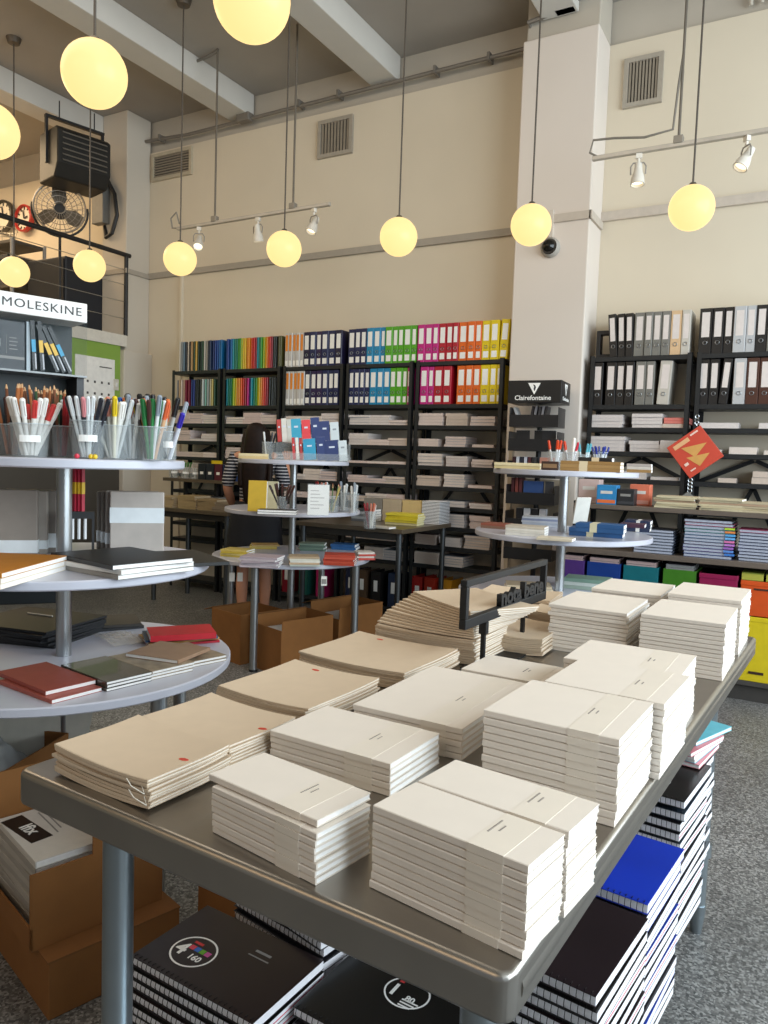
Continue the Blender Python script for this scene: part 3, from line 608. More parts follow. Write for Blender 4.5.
# ---- pens in clear cups
def cup(c, rad, h, lab, z=Z3, label=None, grp='clear pen cups', mat=None):
    r_ = E('pen_cup', (c[0], c[1], z), 0, lab, 'pen cup', grp)
    MB().lathe([(0, .002), (rad*.86, .002), (rad, h), (rad+.002, h), (rad*.86+.002, 0), (0, 0)], n=28).build('cup', mat or CLEARB, r_, True)
    MB().lathe([(rad+.0025, h-.002), (rad+.003, h), (rad-.001, h)], n=28).build('rim', M('#c9d0d2', .2), r_, True)
    if label or (label is None and ('label' in lab or 'white pens at' in lab or 'right end' in lab)):
        d = (CC-Vector((c[0], c[1], z))).to_2d().normalized(); an = math.atan2(d.y, d.x)
        a = MB()
        for zz, hh in ((h*.45, .02),):
            vs = []
            for q in range(7):
                t = an-.5+q*1/6; vs += [((rad+.004)*math.cos(t), (rad+.004)*math.sin(t), zz), ((rad+.004)*math.cos(t), (rad+.004)*math.sin(t), zz+hh)]
            a.add(vs, [(2*q, 2*q+2, 2*q+3, 2*q+1) for q in range(6)])
        o = a.build('price_label', TAG, r_); s = o.modifiers.new('s', 'SOLIDIFY'); s.thickness = .0008
    return r_
PN = {}
def pen(body, cap, L, rad, kind='pen'):
    key = (body, cap, L, rad, kind)
    if key in PN: return copy_tree(PN[key])
    if kind == 'pencil':
        o = MB().cyl((0, 0, 0), (0, 0, L-.018), rad, n=6).build('pencil', M(body, .45)); MB().cyl((0, 0, L-.018), (0, 0, L-.005), rad, rad*.4, 6).build('sharpened_wood', M('#d3a77a'), o); MB().cyl((0, 0, L-.005), (0, 0, L), rad*.4, .0004, 6).build('lead_tip', M(cap), o)
    else:
        o = MB().cyl((0, 0, 0), (0, 0, L*.68), rad*.8, rad, n=10).build('pen' if kind == 'pen' else kind, M(body, .35, 0, .02), None, True)
        c = MB().cyl((0, 0, L*.68), (0, 0, L-.004), rad*1.15, n=10).cyl((0, 0, L-.004), (0, 0, L), rad*1.15, rad*.7, 10).build('cap', M(cap, .3, 0, .02), o, True)
        MB().box(rad*1.1, rad*1.5, -.002, .002, L*.72, L-.006).build('clip', M(cap, .3, 0, .02), c)
    PN[key] = o; return o
def fill(c, rad, items, where, grp, z=Z3, lean=14, zb=.004):
    n = len(items); cnt = {}
    for i, (body, cap, L, pr_, kind, nm) in enumerate(items):
        o = pen(body, cap, L, pr_, kind); t = 2*math.pi*(i*.618); rr = rad*.62*math.sqrt((i+.5)/n)
        tilt = R(random.uniform(lean*.35, lean)); x, y = rr*math.cos(t)*.55, rr*math.sin(t)*.55
        ax = Vector((-math.sin(t), math.cos(t), 0))
        o.matrix_world = Matrix.Translation((c[0]+x, c[1]+y, z+zb+pr_*.35)) @ Matrix.Rotation(tilt, 4, ax)
        cnt[nm] = cnt.get(nm, 0)+1
        tag(o, '%s standing in %s' % (nm, where), 'pencil' if kind == 'pencil' else 'pen', nm+' '+grp)
def cupful(px, dist, rad, h, items, lab, where, pgrp, z=Z3, lean=14, **k):
    if z == Z3 and dist < 2.7 and rad > .03: items = items + items[:(len(items)+1)//2]
    d = ray(px, 455); p = CC+d*dist; c = (p.x, p.y); cup(c, rad, h, lab, z, **k); fill(c, rad, items, where, pgrp, z, lean)
brown = ('#7a4a30', '#2b2018', .225, .0042, 'pencil', 'brown pencil'); copper = ('#b06a3c', '#3a2a20', .23, .0042, 'pencil', 'copper pencil'); dgreen = ('#3b5a3a', '#2c3c2c', .225, .0042, 'pencil', 'green pencil')
wht = ('#e5e2da', '#efece6', .175, .007, 'eraser_pen', 'white pen'); whr = ('#e5e2da', '#c83a36', .165, .007, 'eraser_pen', 'white pen with red end')
clr = ('#cfd3d2', '#dfe2e2', .185, .0055, 'pen', 'clear pen'); blk = ('#1c1f2a', '#20222c', .185, .0055, 'pen', 'black pen'); pnk = ('#22242e', '#d98a8e', .185, .0055, 'pen', 'black pen with pink cap')
blu = ('#d9dcdc', '#1f56a8', .2, .0065, 'pen', 'pen with blue cap'); gry = ('#d9dcdc', '#8f98a3', .2, .0065, 'pen', 'pen with grey cap'); yel = ('#e8e2c8', '#e6c72a', .19, .0065, 'pen', 'pen with yellow cap'); org = ('#d8d4c8', '#d9743c', .2, .0065, 'pen', 'pen with orange cap')
bkc = ('#b9b9b6', '#1b1b1d', .21, .0075, 'marker', 'marker with black cap'); grn = ('#1f7a3a', '#1d6a34', .185, .007, 'marker', 'green marker'); ylm = ('#e0c22e', '#d8b820', .185, .007, 'marker', 'yellow marker'); vio = ('#c9c9d2', '#3b2fa8', .16, .007, 'marker', 'marker with violet cap'); amb = ('#2a2a30', '#e8a818', .16, .008, 'marker', 'marker with amber cap'); sal = ('#d8d4c8', '#d88a74', .185, .006, 'pen', 'pen with salmon cap')
red_ = ('#8a1a20', '#a02028', .185, .006, 'pen', 'dark red pen'); dbr = ('#3a2a26', '#4a2c28', .185, .006, 'pen', 'dark brown pen'); ogr = ('#cfa27a', '#e0663a', .185, .006, 'pen', 'tan pen with orange cap')
cupful(12, 2.42, .045, .1, [copper, brown, copper, brown, dbr, copper], 'clear cup of copper pencils at the left edge of the top tier', 'the cup at the left edge', 'in the left edge cup')
cupful(40, 2.5, .06, .1, [brown, copper, brown, dgreen, brown, copper, brown, brown, copper, brown], 'clear cup of brown pencils behind the white pens', 'the cup behind the white pens', 'in the pencil cup')
cupful(30, 2.28, .055, .1, [wht, wht, whr, wht, wht, whr, wht, wht, whr, wht], 'clear cup of thick white pens at front left of the top tier', 'the front left cup', 'in the front left cup', lean=24)
cupful(62, 2.40, .03, .1, [red_, brown, red_], 'narrow clear cup with dark red pens on the top tier', 'the narrow cup', 'in the narrow cup', lean=6)
cupful(88, 2.30, .05, .115, [blk, blk, clr, pnk, blk, clr, blk, pnk, clr, blk, blk, clr, pnk, blk], 'clear cup of black pens with price labels on the top tier', 'the cup with price labels', 'in the labelled cup', lean=20)
cupful(80, 2.48, .05, .11, [clr]*11, 'clear cup of see-through pens behind the black ones', 'the cup behind the black pens', 'in the back cup', lean=18)
cupful(114, 2.34, .045, .105, [wht, clr, sal, wht, yel, wht, clr, sal, wht, wht, clr, sal], 'clear cup of white pens with salmon and yellow ends on the top tier', 'the cup right of the black pens', 'in the mixed cup', lean=22)
cupful(124, 2.58, .05, .12, [blu, gry, blu, gry, blu, org, yel, gry, org, blu, yel], 'clear cup of blue and grey capped pens at back of the top tier', 'the back cup of capped pens', 'in the capped pen cup', lean=10)
cupful(142, 2.50, .045, .12, [bkc, bkc, ('#b9b9b6', '#e6e3da', .185, .0075, 'marker', 'marker with white cap'), bkc, gry], 'clear cup of thick black markers on the top tier', 'the marker cup', 'in the marker cup', lean=14)
cupful(151, 2.36, .045, .105, [grn, ylm, ogr, dbr, ogr, grn, ogr, dbr, gry, ogr, clr], 'clear cup with green and yellow markers at right of the top tier', 'the cup with green and yellow markers', 'in the green marker cup', lean=16)
cupful(101, 2.56, .05, .115, [clr, wht, clr, wht, clr, blu, clr, wht, clr], 'clear cup of white and clear pens at the back of the top tier', 'the back cup of white pens', 'in the white back cup', lean=14)
cupful(131, 2.38, .04, .11, [clr, wht, clr, gry, wht, clr, clr], 'clear cup of pale pens left of the green markers on the top tier', 'the cup left of the green markers', 'in the pale pen cup', lean=18)
cupful(160, 2.55, .04, .115, [org, bkc, ogr, gry, org, bkc], 'clear cup of orange and black capped pens at back right of the top tier', 'the back right cup', 'in the back right cup', lean=14)
cupful(52, 2.6, .05, .11, [copper, brown, brown, copper, brown, dgreen, brown], 'clear cup of brown and copper pencils at the back of the top tier', 'the back pencil cup', 'in the back pencil cup', lean=12)
cupful(168, 2.46, .028, .095, [vio, amb, gry], 'small clear cup with an amber marker at the right end of the top tier', 'the small cup at the right end', 'in the small right cup', lean=24)
# small coloured beads at cup feet
for px, c, n in ((77, '#d8344a', 'pink'), (91, '#e6c02a', 'yellow'), (95, '#e6c02a', 'gold')):
    p = CC+ray(px, 456)*2.245; o = MB().lathe([(.0004, -.008), (.006, -.0055), (.008, 0), (.006, .0055), (.0004, .008)], n=14).build('push_pin_ball', M(c, .3), None, True)
    o.location = (p.x, p.y, Z3+.0082); tag(o, 'small round %s ball at the front of the top tier' % n, 'ball')

# ---- left display, second tier
LT = 'on the second tier of the left display'
def box_thing(name, sz, m, loc, rz, label, cat, group=None, bev=.003, kids=()):
    o = MB().box(-sz[0]/2, sz[0]/2, -sz[1]/2, sz[1]/2, 0, sz[2]).build(name, m, bevel=bev); o.location = loc; o.rotation_euler = (0, 0, rz); tag(o, label, cat, group)
    for nm, kb, km in kids: kb.build(nm, km, o)
    return o
fz = R(46)
def album(px, py, w, h, t, c, label, kids=(), rz=fz):
    p = PZ(px, py, Z2); return box_thing('photo_album', (w, t, h), M(c, .6), (p.x, p.y, Z2+.0005), rz, label, 'album', 'grey albums standing on the second tier', .004, kids)
def band(w, h, t, z0, z1): return ('paper_band', MB().box(-w/2-.0006, w/2+.0006, -t/2-.0006, t/2+.0006, z0, z1), M('#dfe3e4', .5))
album(137, 553, .185, .222, .035, '#b3a9a0', 'warm grey album with white band, front of the right group behind the black notebooks', (band(.185, .222, .035, .11, .165),))
for k in range(4):
    p = PZ(137, 553, Z2); q = Vector((math.cos(fz), math.sin(fz), 0)); nrm = Vector((-math.sin(fz), math.cos(fz), 0))
    pp = p - q*.018*(k+1) + nrm*(.042*(k+1)); box_thing('photo_album', (.185, .036, .222-.004*k), M(['#9d948b', '#7d766e', '#8d857c', '#6f6962'][k], .6), (pp.x, pp.y, Z2+.0005), fz, 'grey album, %s behind the front one of the right group' % ordn(k), 'album', 'grey albums standing on the second tier', .004, (band(.185, .2, .036, .03, .07),))
    if k == 2: break
album(6, 556, .2, .225, .035, '#8f857b', 'wrapped grey album facing front at the left edge, white band at its foot', (band(.2, .2, .035, .012, .055),))
p0 = PZ(6, 556, Z2)
for k in range(3):
    q = Vector((math.cos(fz), math.sin(fz), 0)); nrm = Vector((-math.sin(fz), math.cos(fz), 0)); pp = p0 + q*.025*(k+1) + nrm*(.042*(k+1))
    if (pp.to_2d()-Vector(C1)).length < .12: pp = pp - q*.1
    box_thing('photo_album', (.2, .036, .22), M(['#a39a90', '#857d74', '#6d665f'][k], .6), (pp.x, pp.y, Z2+.0005), fz, 'grey album, %s behind the left edge album' % ordn(k), 'album', 'grey albums standing on the second tier', .004, (band(.2, .2, .036, .02, .05+.02*k),))
qstack([(-60, 574), (-10, 556), (54, 560), (8, 580)], Z2+.03, Z2, .014, ['#e9dcc8', '#e9dcc8', '#c07a1c'], ['white notebook', 'white notebook', 'orange covered notebook'], 'pile at the left edge of the second tier', 'orange topped pile')
qstack([(110, 571), (74, 555), (128, 547), (172, 559)], Z2+.036, Z2, .014, ['#8d8880', '#d9d5cf', '#1d1c1b'], ['white paged grey notebook', 'white notebook', 'large black notebook'], 'pile at front of the second tier', 'black topped pile', spine='x', jr=5)
qstack([(176, 563), (160, 551), (196, 548), (225, 561)], Z2+.015, Z2, .012, ['#20201f'], 'black notebook lying over the right rim', 'of the second tier, left display', 'black rim notebook', jr=0)
p = PZ(186, 564, Z2); tag(MB().box(-.07, .07, -.03, .03, 0, .001).build('price_sheet', M('#e3dde4', .6), None, loc=(p.x-.02, p.y-.03, Z2+.0006), rz=R(-30)), 'small printed white sheet at the right rim of the second tier', 'paper')
for k in range(3):
    p = CC+ray(75+k*3.6, 500)*2.62; o = MB().box(-.006, .006, -.006, .006, 0, .15).box(-.0065, .0065, -.0065, .0065, .06, .1, 1).build('pencil_pack', [M('#b01f3a', .4), M('#e0b62a', .4)]); o.location = (p.x, p.y, Z2+.155); tag(o, 'red and yellow pencil pack on the black rack, %s from left' % ordn(k), 'pencil pack', 'pencil packs behind the left pole')
p = CC+ray(79, 500)*2.62
rr = E('hanging_rack', (p.x, p.y, Z2), R(52), 'black rack holding red and yellow pencil packs behind the left pole', 'rack')
MB().box(-.05, .05, -.012, .012, .13, .154).build('ledge', BLK, rr); MB().box(-.05, -.042, -.01, .01, 0, .13).box(.042, .05, -.01, .01, 0, .13).build('upright', BLK, rr)
for k in range(3): MB().cyl((-.02+k*.02, -.015, .06), (-.02+k*.02, -.015, .13), .005, n=8).build('hook', M('#d9d9d9'), rr)

# ---- left display, lowest tier
g = 'on the lowest tier of the left display'
qstack([(52, 636), (-30, 622), (30, 605), (88, 617)], Z1+.058, Z1, .0095, ['#16171a', '#1b1c20', '#141518', '#1a1b1f', '#17181b', '#1b1b1d'], 'black folder', 'pile at back left, lowest tier of the left display', 'black folders on the lowest tier', jr=5, jit=.008, page='#26272a', name='folder', cat='folder')
p = PZ(40, 616, Z1+.058); tag(MB().cyl((-.06, 0, 0), (.06, 0, 0), .003, n=8).build('pen', M('#c9c4b8', .3), None, True, loc=(p.x, p.y, Z1+.0635), rz=R(10)), 'slim pale pen lying on the pile of black folders', 'pen')
qstack([(95, 627), (88, 617), (135, 614), (142, 624)], Z1+.02, Z1, .011, ['#1c1c1e', '#38342f'], ['black folded organiser', 'dark brown folded organiser'], 'behind the black folders, lowest tier', 'organisers', jr=8, page='#3a3a3a')
RG = 'red notebooks at front of the lowest tier'
qstack([(52, 699), (0, 680), (50, 668), (101, 687)], Z1+.014, Z1, .012, ['#a8574a'], 'lower dusty red notebook', 'offset right under another at front left', RG, spine='x', jr=0)
qstack([(46, 690), (-6, 671), (46, 661), (95, 679)], Z1+.028, Z1+.0125, .013, ['#9a4a3d'], 'upper dusty red notebook with gold marks', 'at front left of the lowest tier', RG, spine='x', jr=0)
DG = 'photo covered notebooks on the lowest tier'
PHD = M('#4a4238', .25, 0, .5, 14, .5, 0, 1, 0, 0, .4); PHT = M('#9a8972', .3, 0, .35, 25); KR = '#a3836a'
qstack([(106, 682), (61, 665), (106, 655), (149, 672)], Z1+.03, Z1, .0095, [PHD]*3, 'dark photo covered notebook', 'stack right of the red ones, lowest tier', DG, spine='x', jr=.8)
qstack([(150, 672), (112, 656), (152, 647), (190, 662)], Z1+.03, Z1, .0095, [PHT]*3, 'tan patterned notebook', 'stack in the row at front, lowest tier', DG, spine='x', jr=.8)
qstack([(190, 662), (155, 648), (190, 641), (224, 655)], Z1+.02, Z1, .0095, [PHT, PHT], 'brown patterned notebook', 'stack at the right end of the row, lowest tier', DG, spine='x', jr=.8)
qstack([(180, 658), (136, 652), (160, 635), (200, 648)], Z1+.05, Z1+.0300, .012, [KR], 'kraft brown notebook lying askew', 'on top of the tan patterned ones', 'kraft notebook', jr=0)
qstack([(148, 640), (140, 630), (210, 625), (217, 634)], Z1+.03, Z1, .008, ['#b32030', '#c9a05a', '#3a5a7a'], ['red book', 'ochre book', 'blue grey book'], 'under the bright red box at back right', 'books at back right of the lowest tier', jr=5, jit=.004)
qstack([(151, 637), (147, 628), (211, 624), (215, 633)], Z1+.046, Z1+.0255, .022, ['#c01f2c'], 'bright red boxed notebook', 'at back right of the lowest tier', 'red box', jr=0)
p = PZ(118, 640, Z1); o = MB()
gx = 9; vs = []; 
for j in range(gx):
    for i in range(gx): vs.append((-.11+.22*i/8, -.06+.12*j/8, .004+.016*abs(math.sin(i*1.7+j*2.3))*(1-((i-4)/5)**2)))
o.add(vs, [(j*gx+i, j*gx+i+1, (j+1)*gx+i+1, (j+1)*gx+i) for j in range(gx-1) for i in range(gx-1)])
tag(o.build('cellophane_bag', M('#d9d3c8', .12, 0, 0, 1, .5, 0, .35), None, True, loc=(p.x, p.y, Z1), rz=R(-20)), 'crumpled clear cellophane bag lying behind the dark notebooks', 'bag')
p = PZ(20, 613, Z1)
bx = box_thing('organiser_case', (.34, .05, .19), M('#1a2024', .45), (p.x-.18, p.y+.12, Z1+.0005), R(50), 'black upright organiser case behind the folders with blue and yellow tabs', 'case', None, .004)
for x, c in ((.05, '#1f8fc0'), (.125, '#e0b420'), (.143, '#e0b420'), (.16, '#e0b420')): MB().box(x-.007, x+.007, -.0265, -.025, .1, .15).build('index_tab', M(c, .4), bx)

# ---- middle display
def booklet(c, px, py0, py1, w, dist, rz, lean, label, grp='booklets in the acrylic stand'):
    p = CC+ray(px, py1)*dist; h = (py1-py0)*dist/FPX
    o = MB().box(-w/2, w/2, 0, .006, 0, h).build('booklet', M(c, .5), bevel=.001); MB().box(-w/2+.002, w/2-.002, .0015, .0045, .002, h+.0008).build('page_block', PAGE, o)
    MB().box(-w*.2, w*.2, -.0006, 0, h*.6, h*.68).build('title_print', M('#dfe3ea') if c != '#dfe4e6' else GREYP, o)
    o.location = p; o.rotation_euler = (R(-lean), 0, rz); tag(o, label, 'booklet', grp)
sd = R(30)
st = E('booklet_stand', (C2[0]+.12, C2[1]+.02, Z3), sd, 'stepped clear acrylic stand of booklets on the top tier, middle display', 'stand')
MB().box(-.24, .28, -.08, -.075, 0, .05).box(-.24, .28, -.08, .06, 0, .004).box(-.24, -.236, -.08, .1, 0, .12).box(.276, .28, -.08, .1, 0, .12).box(-.24, .28, .02, .024, .004, .12).box(-.24, .28, .02, .1, .12, .124).build('acrylic_tray', CLEARB, st)
Ms = Matrix.Translation(st.location) @ Matrix.Rotation(sd, 4, 'Z')
def bkl(x, z, y, w, h, c, lab):
    o = MB().box(-w/2, w/2, 0, .007, 0, h).build('booklet', M(c, .5)); MB().box(-w/2+.002, w/2-.002, .0018, .0052, .002, h+.0008).build('page_block', PAGE, o)
    MB().box(-w*.2, w*.2, -.0006, .0003, h*.62, h*.7).build('title_print', M('#cfd8e6' if c != '#cdd8dd' else '#8f98a0'), o)
    o.matrix_world = Ms @ T(x, y, z) @ Matrix.Rotation(R(-12), 4, 'X') @ Matrix.Rotation(R(-6), 4, 'Y'); tag(o, lab, 'booklet', 'booklets in the acrylic stand')
for x, w, h, c, l in ((-.215, .03, .16, '#b8433f', 'dark red booklet'), (-.18, .035, .17, '#d8d6cf', 'off white booklet'), (-.145, .03, .165, '#c9cbc4', 'pale grey booklet'), (-.095, .07, .17, '#3aa3c4', 'cyan booklet'), (-.025, .06, .165, '#e0474f', 'coral booklet'), (.04, .06, .185, '#2c3f74', 'navy booklet, tallest'), (.105, .07, .16, '#2b3c70', 'navy booklet, second'), (.175, .06, .155, '#cdd8dd', 'pale blue booklet')):
    bkl(x, .126, .03, w, h, c, l+' in the upper row of the acrylic stand')
for x, w, h, c, l in ((-.1, .02, .155, '#c23c40', 'thin red booklet'), (-.075, .02, .155, '#e4e1da', 'thin white booklet'), (-.05, .02, .155, '#a83a3c', 'thin dark red booklet'), (.01, .085, .15, '#2f97bd', 'cyan booklet'), (.09, .06, .165, '#2c3f74', 'navy booklet, left'), (.165, .1, .145, '#26386c', 'navy booklet, right'), (.24, .06, .145, '#cdd8dd', 'pale blue booklet')):
    bkl(x, .006, -.065, w, h, c, l+' in the lower row of the acrylic stand')
d2 = (CC-Vector((*C2, Z3))).normalized()
p = CC+ray(254, 461)*5.25; stack(p.x, p.y, Z3, .2, .14, .018, R(34), ['#cdb583', '#d9c79c'], 'tan pad', 'at the left rim of the top tier, middle display', 'tan pads on the middle display', page='#dfd0ae')
cupful(268, 5.28, .042, .12, [blk, clr, blk], 'clear cup with a few pens on the top tier, middle display', 'the cup left of the booklets', 'beside the booklets', lean=18, grp='pen cups on the middle display')
pz = lambda px, py: PZ(px, py, Z2)
p = pz(257, 512); o = box_thing('hardcover_book', (.12, .03, .2), M('#c9a634', .5), (p.x, p.y, Z2+.003), R(28), 'yellow hardcover book standing on the second tier, middle display', 'book'); o.rotation_euler = (R(-6), 0, R(28)); MB().box(.05, .0612, -.012, .012, .004, .196).build('page_block', PAGE, o)
p = pz(262, 509); o = box_thing('hardcover_book', (.11, .02, .19), M('#d9cfa8', .5), (p.x+.03, p.y+.05, Z2+.001), R(28), 'cream book standing right behind the yellow one', 'book')
MB().box(.045, .0562, -.008, .008, .004, .186).build('page_block', PAGE, o)
cupful(283, 4.98, .035, .1, [dbr, ('#2a1c1a', '#3a2420', .185, .006, 'pen', 'dark pen'), dbr, dbr, ('#2a1c1a', '#3a2420', .185, .006, 'pen', 'dark pen'), dbr, dbr], 'dark cup of brown pencils on the second tier, middle display', 'the dark cup', 'in the dark cup', z=Z2, lean=26, grp='pen cups on the middle display')
p = pz(278, 514); stack(p.x, p.y, Z2, .24, .12, .014, R(30), ['#2b2926', '#3a3631'], 'black covered book', 'flat at the front of the second tier, middle display', 'flat black books', spine='x')
p = pz(318, 516); o = box_thing('sign_holder', (.14, .008, .2), CLEARB, (p.x, p.y, Z2+.0005), R(38), 'clear upright sign holder with a printed white card', 'sign', None, 0)
MB().box(-.066, .066, -.003, .002, .006, .194).build('printed_card', TAG, o)
a = MB()
for k in range(6): a.box(-.05, -.05+.1*random.uniform(.5, 1), -.0036, -.003, .045+k*.022, .05+k*.022)
a.build('text_lines', M('#b9b2b0'), o)
rdt = [('#c9b26a', '#c8382c', .19, .004, 'pencil', 'red tipped pencil'), ('#5a7a4a', '#c8382c', .19, .004, 'pencil', 'green pencil with red tip')]
cupful(333, 5.1, .05, .11, rdt*5, 'clear cup of red tipped pencils on the second tier, middle display', 'the cup beside the white card', 'beside the white card', z=Z2, lean=22, grp='pen cups on the middle display')
cupful(345, 5.22, .04, .13, [clr, gry, clr, wht, gry], 'clear cup of grey pens on the second tier, middle display', 'the cup of grey pens', 'in the grey pen cup', z=Z2, lean=8, grp='pen cups on the middle display')
cupful(355, 5.1, .035, .13, [clr, wht, clr, gry], 'clear cup of pale pens at the right rim, middle display', 'the right rim cup', 'in the right rim cup', z=Z2, lean=8, grp='pen cups on the middle display')
cupful(322, 5.5, .05, .13, [sal, red_, wht, sal, ogr, clr, red_], 'cup of red and salmon pens behind the white card', 'the cup behind the white card', 'behind the white card', z=Z2, lean=14, grp='pen cups on the middle display')
mg = 'notebooks on the lowest tier of the middle display'; mw = 'lowest tier of the middle display'
def mstack(px, py, w, d, t, rz, cols, what, where, **k):
    p = PZ(px, py, Z1); stack(p.x, p.y, Z1, w, d, t, R(rz+34), cols, what, where+', '+mw, mg, jr=6, jit=.006, **k)
mstack(238, 556, .19, .15, .012, -20, ['#c9b04a', '#d2c27a', '#bfa63c', '#cdb865'], 'yellow notebook', 'leftmost pile')
mstack(264, 548, .2, .15, .01, 5, ['#c2a94e', '#cdb865', '#b99a5e'], 'mustard notebook', 'pile at back left')
mstack(262, 566, .24, .17, .013, -10, ['#b9acb2', '#c9c0c6', '#a89aa2', '#c4bac0', '#b0a2aa'], 'lilac grey notebook', 'front left pile')
mstack(304, 565, .19, .15, .012, 8, ['#cdd3c6', '#c4a98a', '#e3e0d4', '#d9d6c6', '#b8a284'], 'cream notebook', 'front middle pile')
mstack(313, 550, .19, .15, .013, -5, ['#5f7466', '#6f8272', '#56695c', '#7a8b7a'], 'grey green notebook', 'pile at back')
mstack(345, 549, .19, .15, .02, -15, ['#2d5f92', '#28588c'], 'blue notebook', 'pile at back right')
mstack(340, 564, .2, .16, .013, -5, ['#b8452f', '#c2503a', '#b23f2b', '#cb5a44', '#b8452f'], 'red orange notebook', 'front right pile')
mstack(364, 559, .12, .12, .013, 12, ['#c9473a', '#ddd5cc', '#c9473a', '#e0d9d0'], ['red notebook', 'white notebook', 'small red notebook', 'small white notebook'], 'rightmost pile')
for px, py, n in ((324, 581, 'front'), (232, 577, 'left'), (240, 577, 'second left')):
    p = CC+ray(px, py)*(4.8 if n == 'front' else 5.1); 
    e = E('hanging_tag', (p.x, p.y, p.z), R(36), 'small white tag hanging from the %s rim of the middle display' % n, 'tag', 'tags on the middle display')
    MB().box(-.018, .018, -.001, .001, -.03, .03).build('card', TAG, e); MB().cyl((0, 0, .03), (0, 0, Z1-.026-p.z), .0012, n=5).build('string', GREYP, e)
    if n == 'front': MB().box(-.015, .015, -.0018, -.001, -.018, .012).build('print', GREYP, e)

# ---- right display
p = CC+ray(519, 468)*4.1; stack(p.x, p.y, Z3, .24, .15, .016, R(12), ['#d2bd8a', '#dccba0'], 'cream kraft notebook', 'left rim of the top tier, right display', 'kraft notebooks on the right display', page='#e3d5b4')
p = CC+ray(550, 466)*3.85; o = box_thing('label_block', (.085, .02, .045), M('#3a2418', .5), (p.x, p.y, Z3+.0005), R(12), 'small dark brown label block at front of the top tier, right display', 'sign')
MB().box(-.035, .035, -.0108, -.01, .012, .032).build('gold_print', M('#8a6a48'), o)
p = CC+ray(592, 467)*3.95; stack(p.x, p.y, Z3, .3, .15, .017, R(6), ['#a07c4a', '#a98552', '#9d7845'], 'kraft notebook with cream band', 'front pile on the top tier, right display', 'kraft notebooks on the right display', page='#efe7d6', band=('#d9c7a4', .32, .46))
p = CC+ray(596, 465)*3.98; stack(p.x, p.y, Z3+.0525, .17, .11, .02, R(6), ['#22201f'], 'black notebook with cream band', 'on the kraft pile, right display', 'black banded notebook', band=('#d9c7a4', .4, .62))
p = CC+ray(640, 466)*4.3; stack(p.x, p.y, Z3, .13, .1, .016, R(6), ['#a07c4a', '#cfc6ba', '#b3a8a0'], ['kraft notebook', 'pale notebook', 'grey notebook'], 'right rim pile on the top tier, right display', 'kraft notebooks on the right display')
oc = ('#d9d9d8', '#dd4a22', .16, .005, 'pen', 'pen with orange red cap'); tc_ = ('#cfe0e2', '#5fb0c0', .15, .005, 'pen', 'pen with teal cap'); rc_ = ('#e0d6d8', '#c8283c', .155, .005, 'pen', 'pen with red cap'); nb = ('#d9dde6', '#20328f', .14, .0045, 'pen', 'pen with blue cap')
cupful(555, 4.2, .04, .1, [oc]*6, 'clear cup of orange red capped pens, right display', 'the cup of orange pens', 'in the orange pen cup', lean=14, label=False, grp='pen cups on the right display')
cupful(571, 4.22, .035, .1, [rc_, oc, rc_, wht, rc_], 'clear cup of red capped pens, right display', 'the cup of red pens', 'in the red pen cup', lean=14, label=False, grp='pen cups on the right display')
cupful(584, 4.25, .035, .09, [tc_]*6, 'clear cup of teal capped pens, right display', 'the cup of teal pens', 'in the teal pen cup', lean=18, label=False, grp='pen cups on the right display')
cupful(600, 4.36, .04, .11, [nb]*8, 'clear cup of blue pens at the back of the top tier, right display', 'the cup of blue pens', 'in the blue pen cup', lean=18, label=False, grp='pen cups on the right display')
def rstack(px, py, z, w, d, t, rz, cols, what, where, grp, **k):
    p = PZ(px, py, z); return stack(p.x, p.y, z, w, d, t, R(rz+20), cols, what, where, grp, **k)
bb = 'blue notebooks on the right display'
BLU = '#2a5688'
rstack(597, 536, Z2, .27, .15, .021, -14, [BLU]*2, 'blue notebook with cream band', 'wide lower pile, second tier of the right display', bb, band=('#d8cfae', .33, .46))
rstack(601, 532, Z2+.043, .23, .12, .021, -14, [BLU]*2, 'blue notebook with cream band', 'narrow upper pile, second tier of the right display', bb, band=('#d8cfae', .3, .45))
rstack(638, 531, Z2, .14, .15, .021, -14, ['#25304c']*3, 'dark blue notebook with white band', 'right rim pile, right display', bb, band=('#e6e2da', .45, .6))
rstack(633, 527, Z2+.064, .12, .12, .018, -14, ['#4a2c40'], 'plum notebook', 'on the dark blue pile, right display', bb)
wg = 'white pads on the right display'
rstack(527, 535, Z2, .2, .13, .012, -12, ['#d8d2c6', '#cfc9bd', '#dcd6ca', '#c7bba8'], 'cream pad', 'left pile, second tier of the right display', wg)
rstack(543, 526, Z2, .24, .14, .011, -4, ['#c3c6cc', '#b3b9c4', '#c9ccd2', '#8f97b0', '#c6cad2'], 'grey blue booklet', 'pile at back, second tier of the right display', wg, jr=5)
rstack(556, 540, Z2, .17, .12, .013, -14, ['#d9ccb4'], 'cream pad', 'flat at the front rim before the pole, right display', wg)
rstack(497, 528, Z2, .15, .12, .014, -20, ['#8a6a58', '#9a5a48'], 'brown book', 'pile at the left rim, second tier of the right display', 'brown books on the right display')
p = PZ(578, 524, Z2); o = box_thing('greeting_card', (.12, .012, .17), M('#d9d7d0', .5), (p.x, p.y+.03, Z2+.0025), R(60), 'white booklet leaning upright right of the pole, right display', 'booklet'); o.rotation_euler = (R(10), 0, R(58))
rstack(588, 588, Z1, .25, .17, .02, -12, ['#9fae9f', '#c9cfc6', '#7d9a88'], 'pale green notebook', 'pile on the lowest tier of the right display', 'green notebooks on the right display', jr=3)
rstack(528, 592, Z1, .24, .17, .015, 5, ['#c9b89a', '#d2c2a4', '#c4b294'], 'tan notebook', 'pile on the lowest tier of the right display', 'tan notebooks on the right display', jr=3)

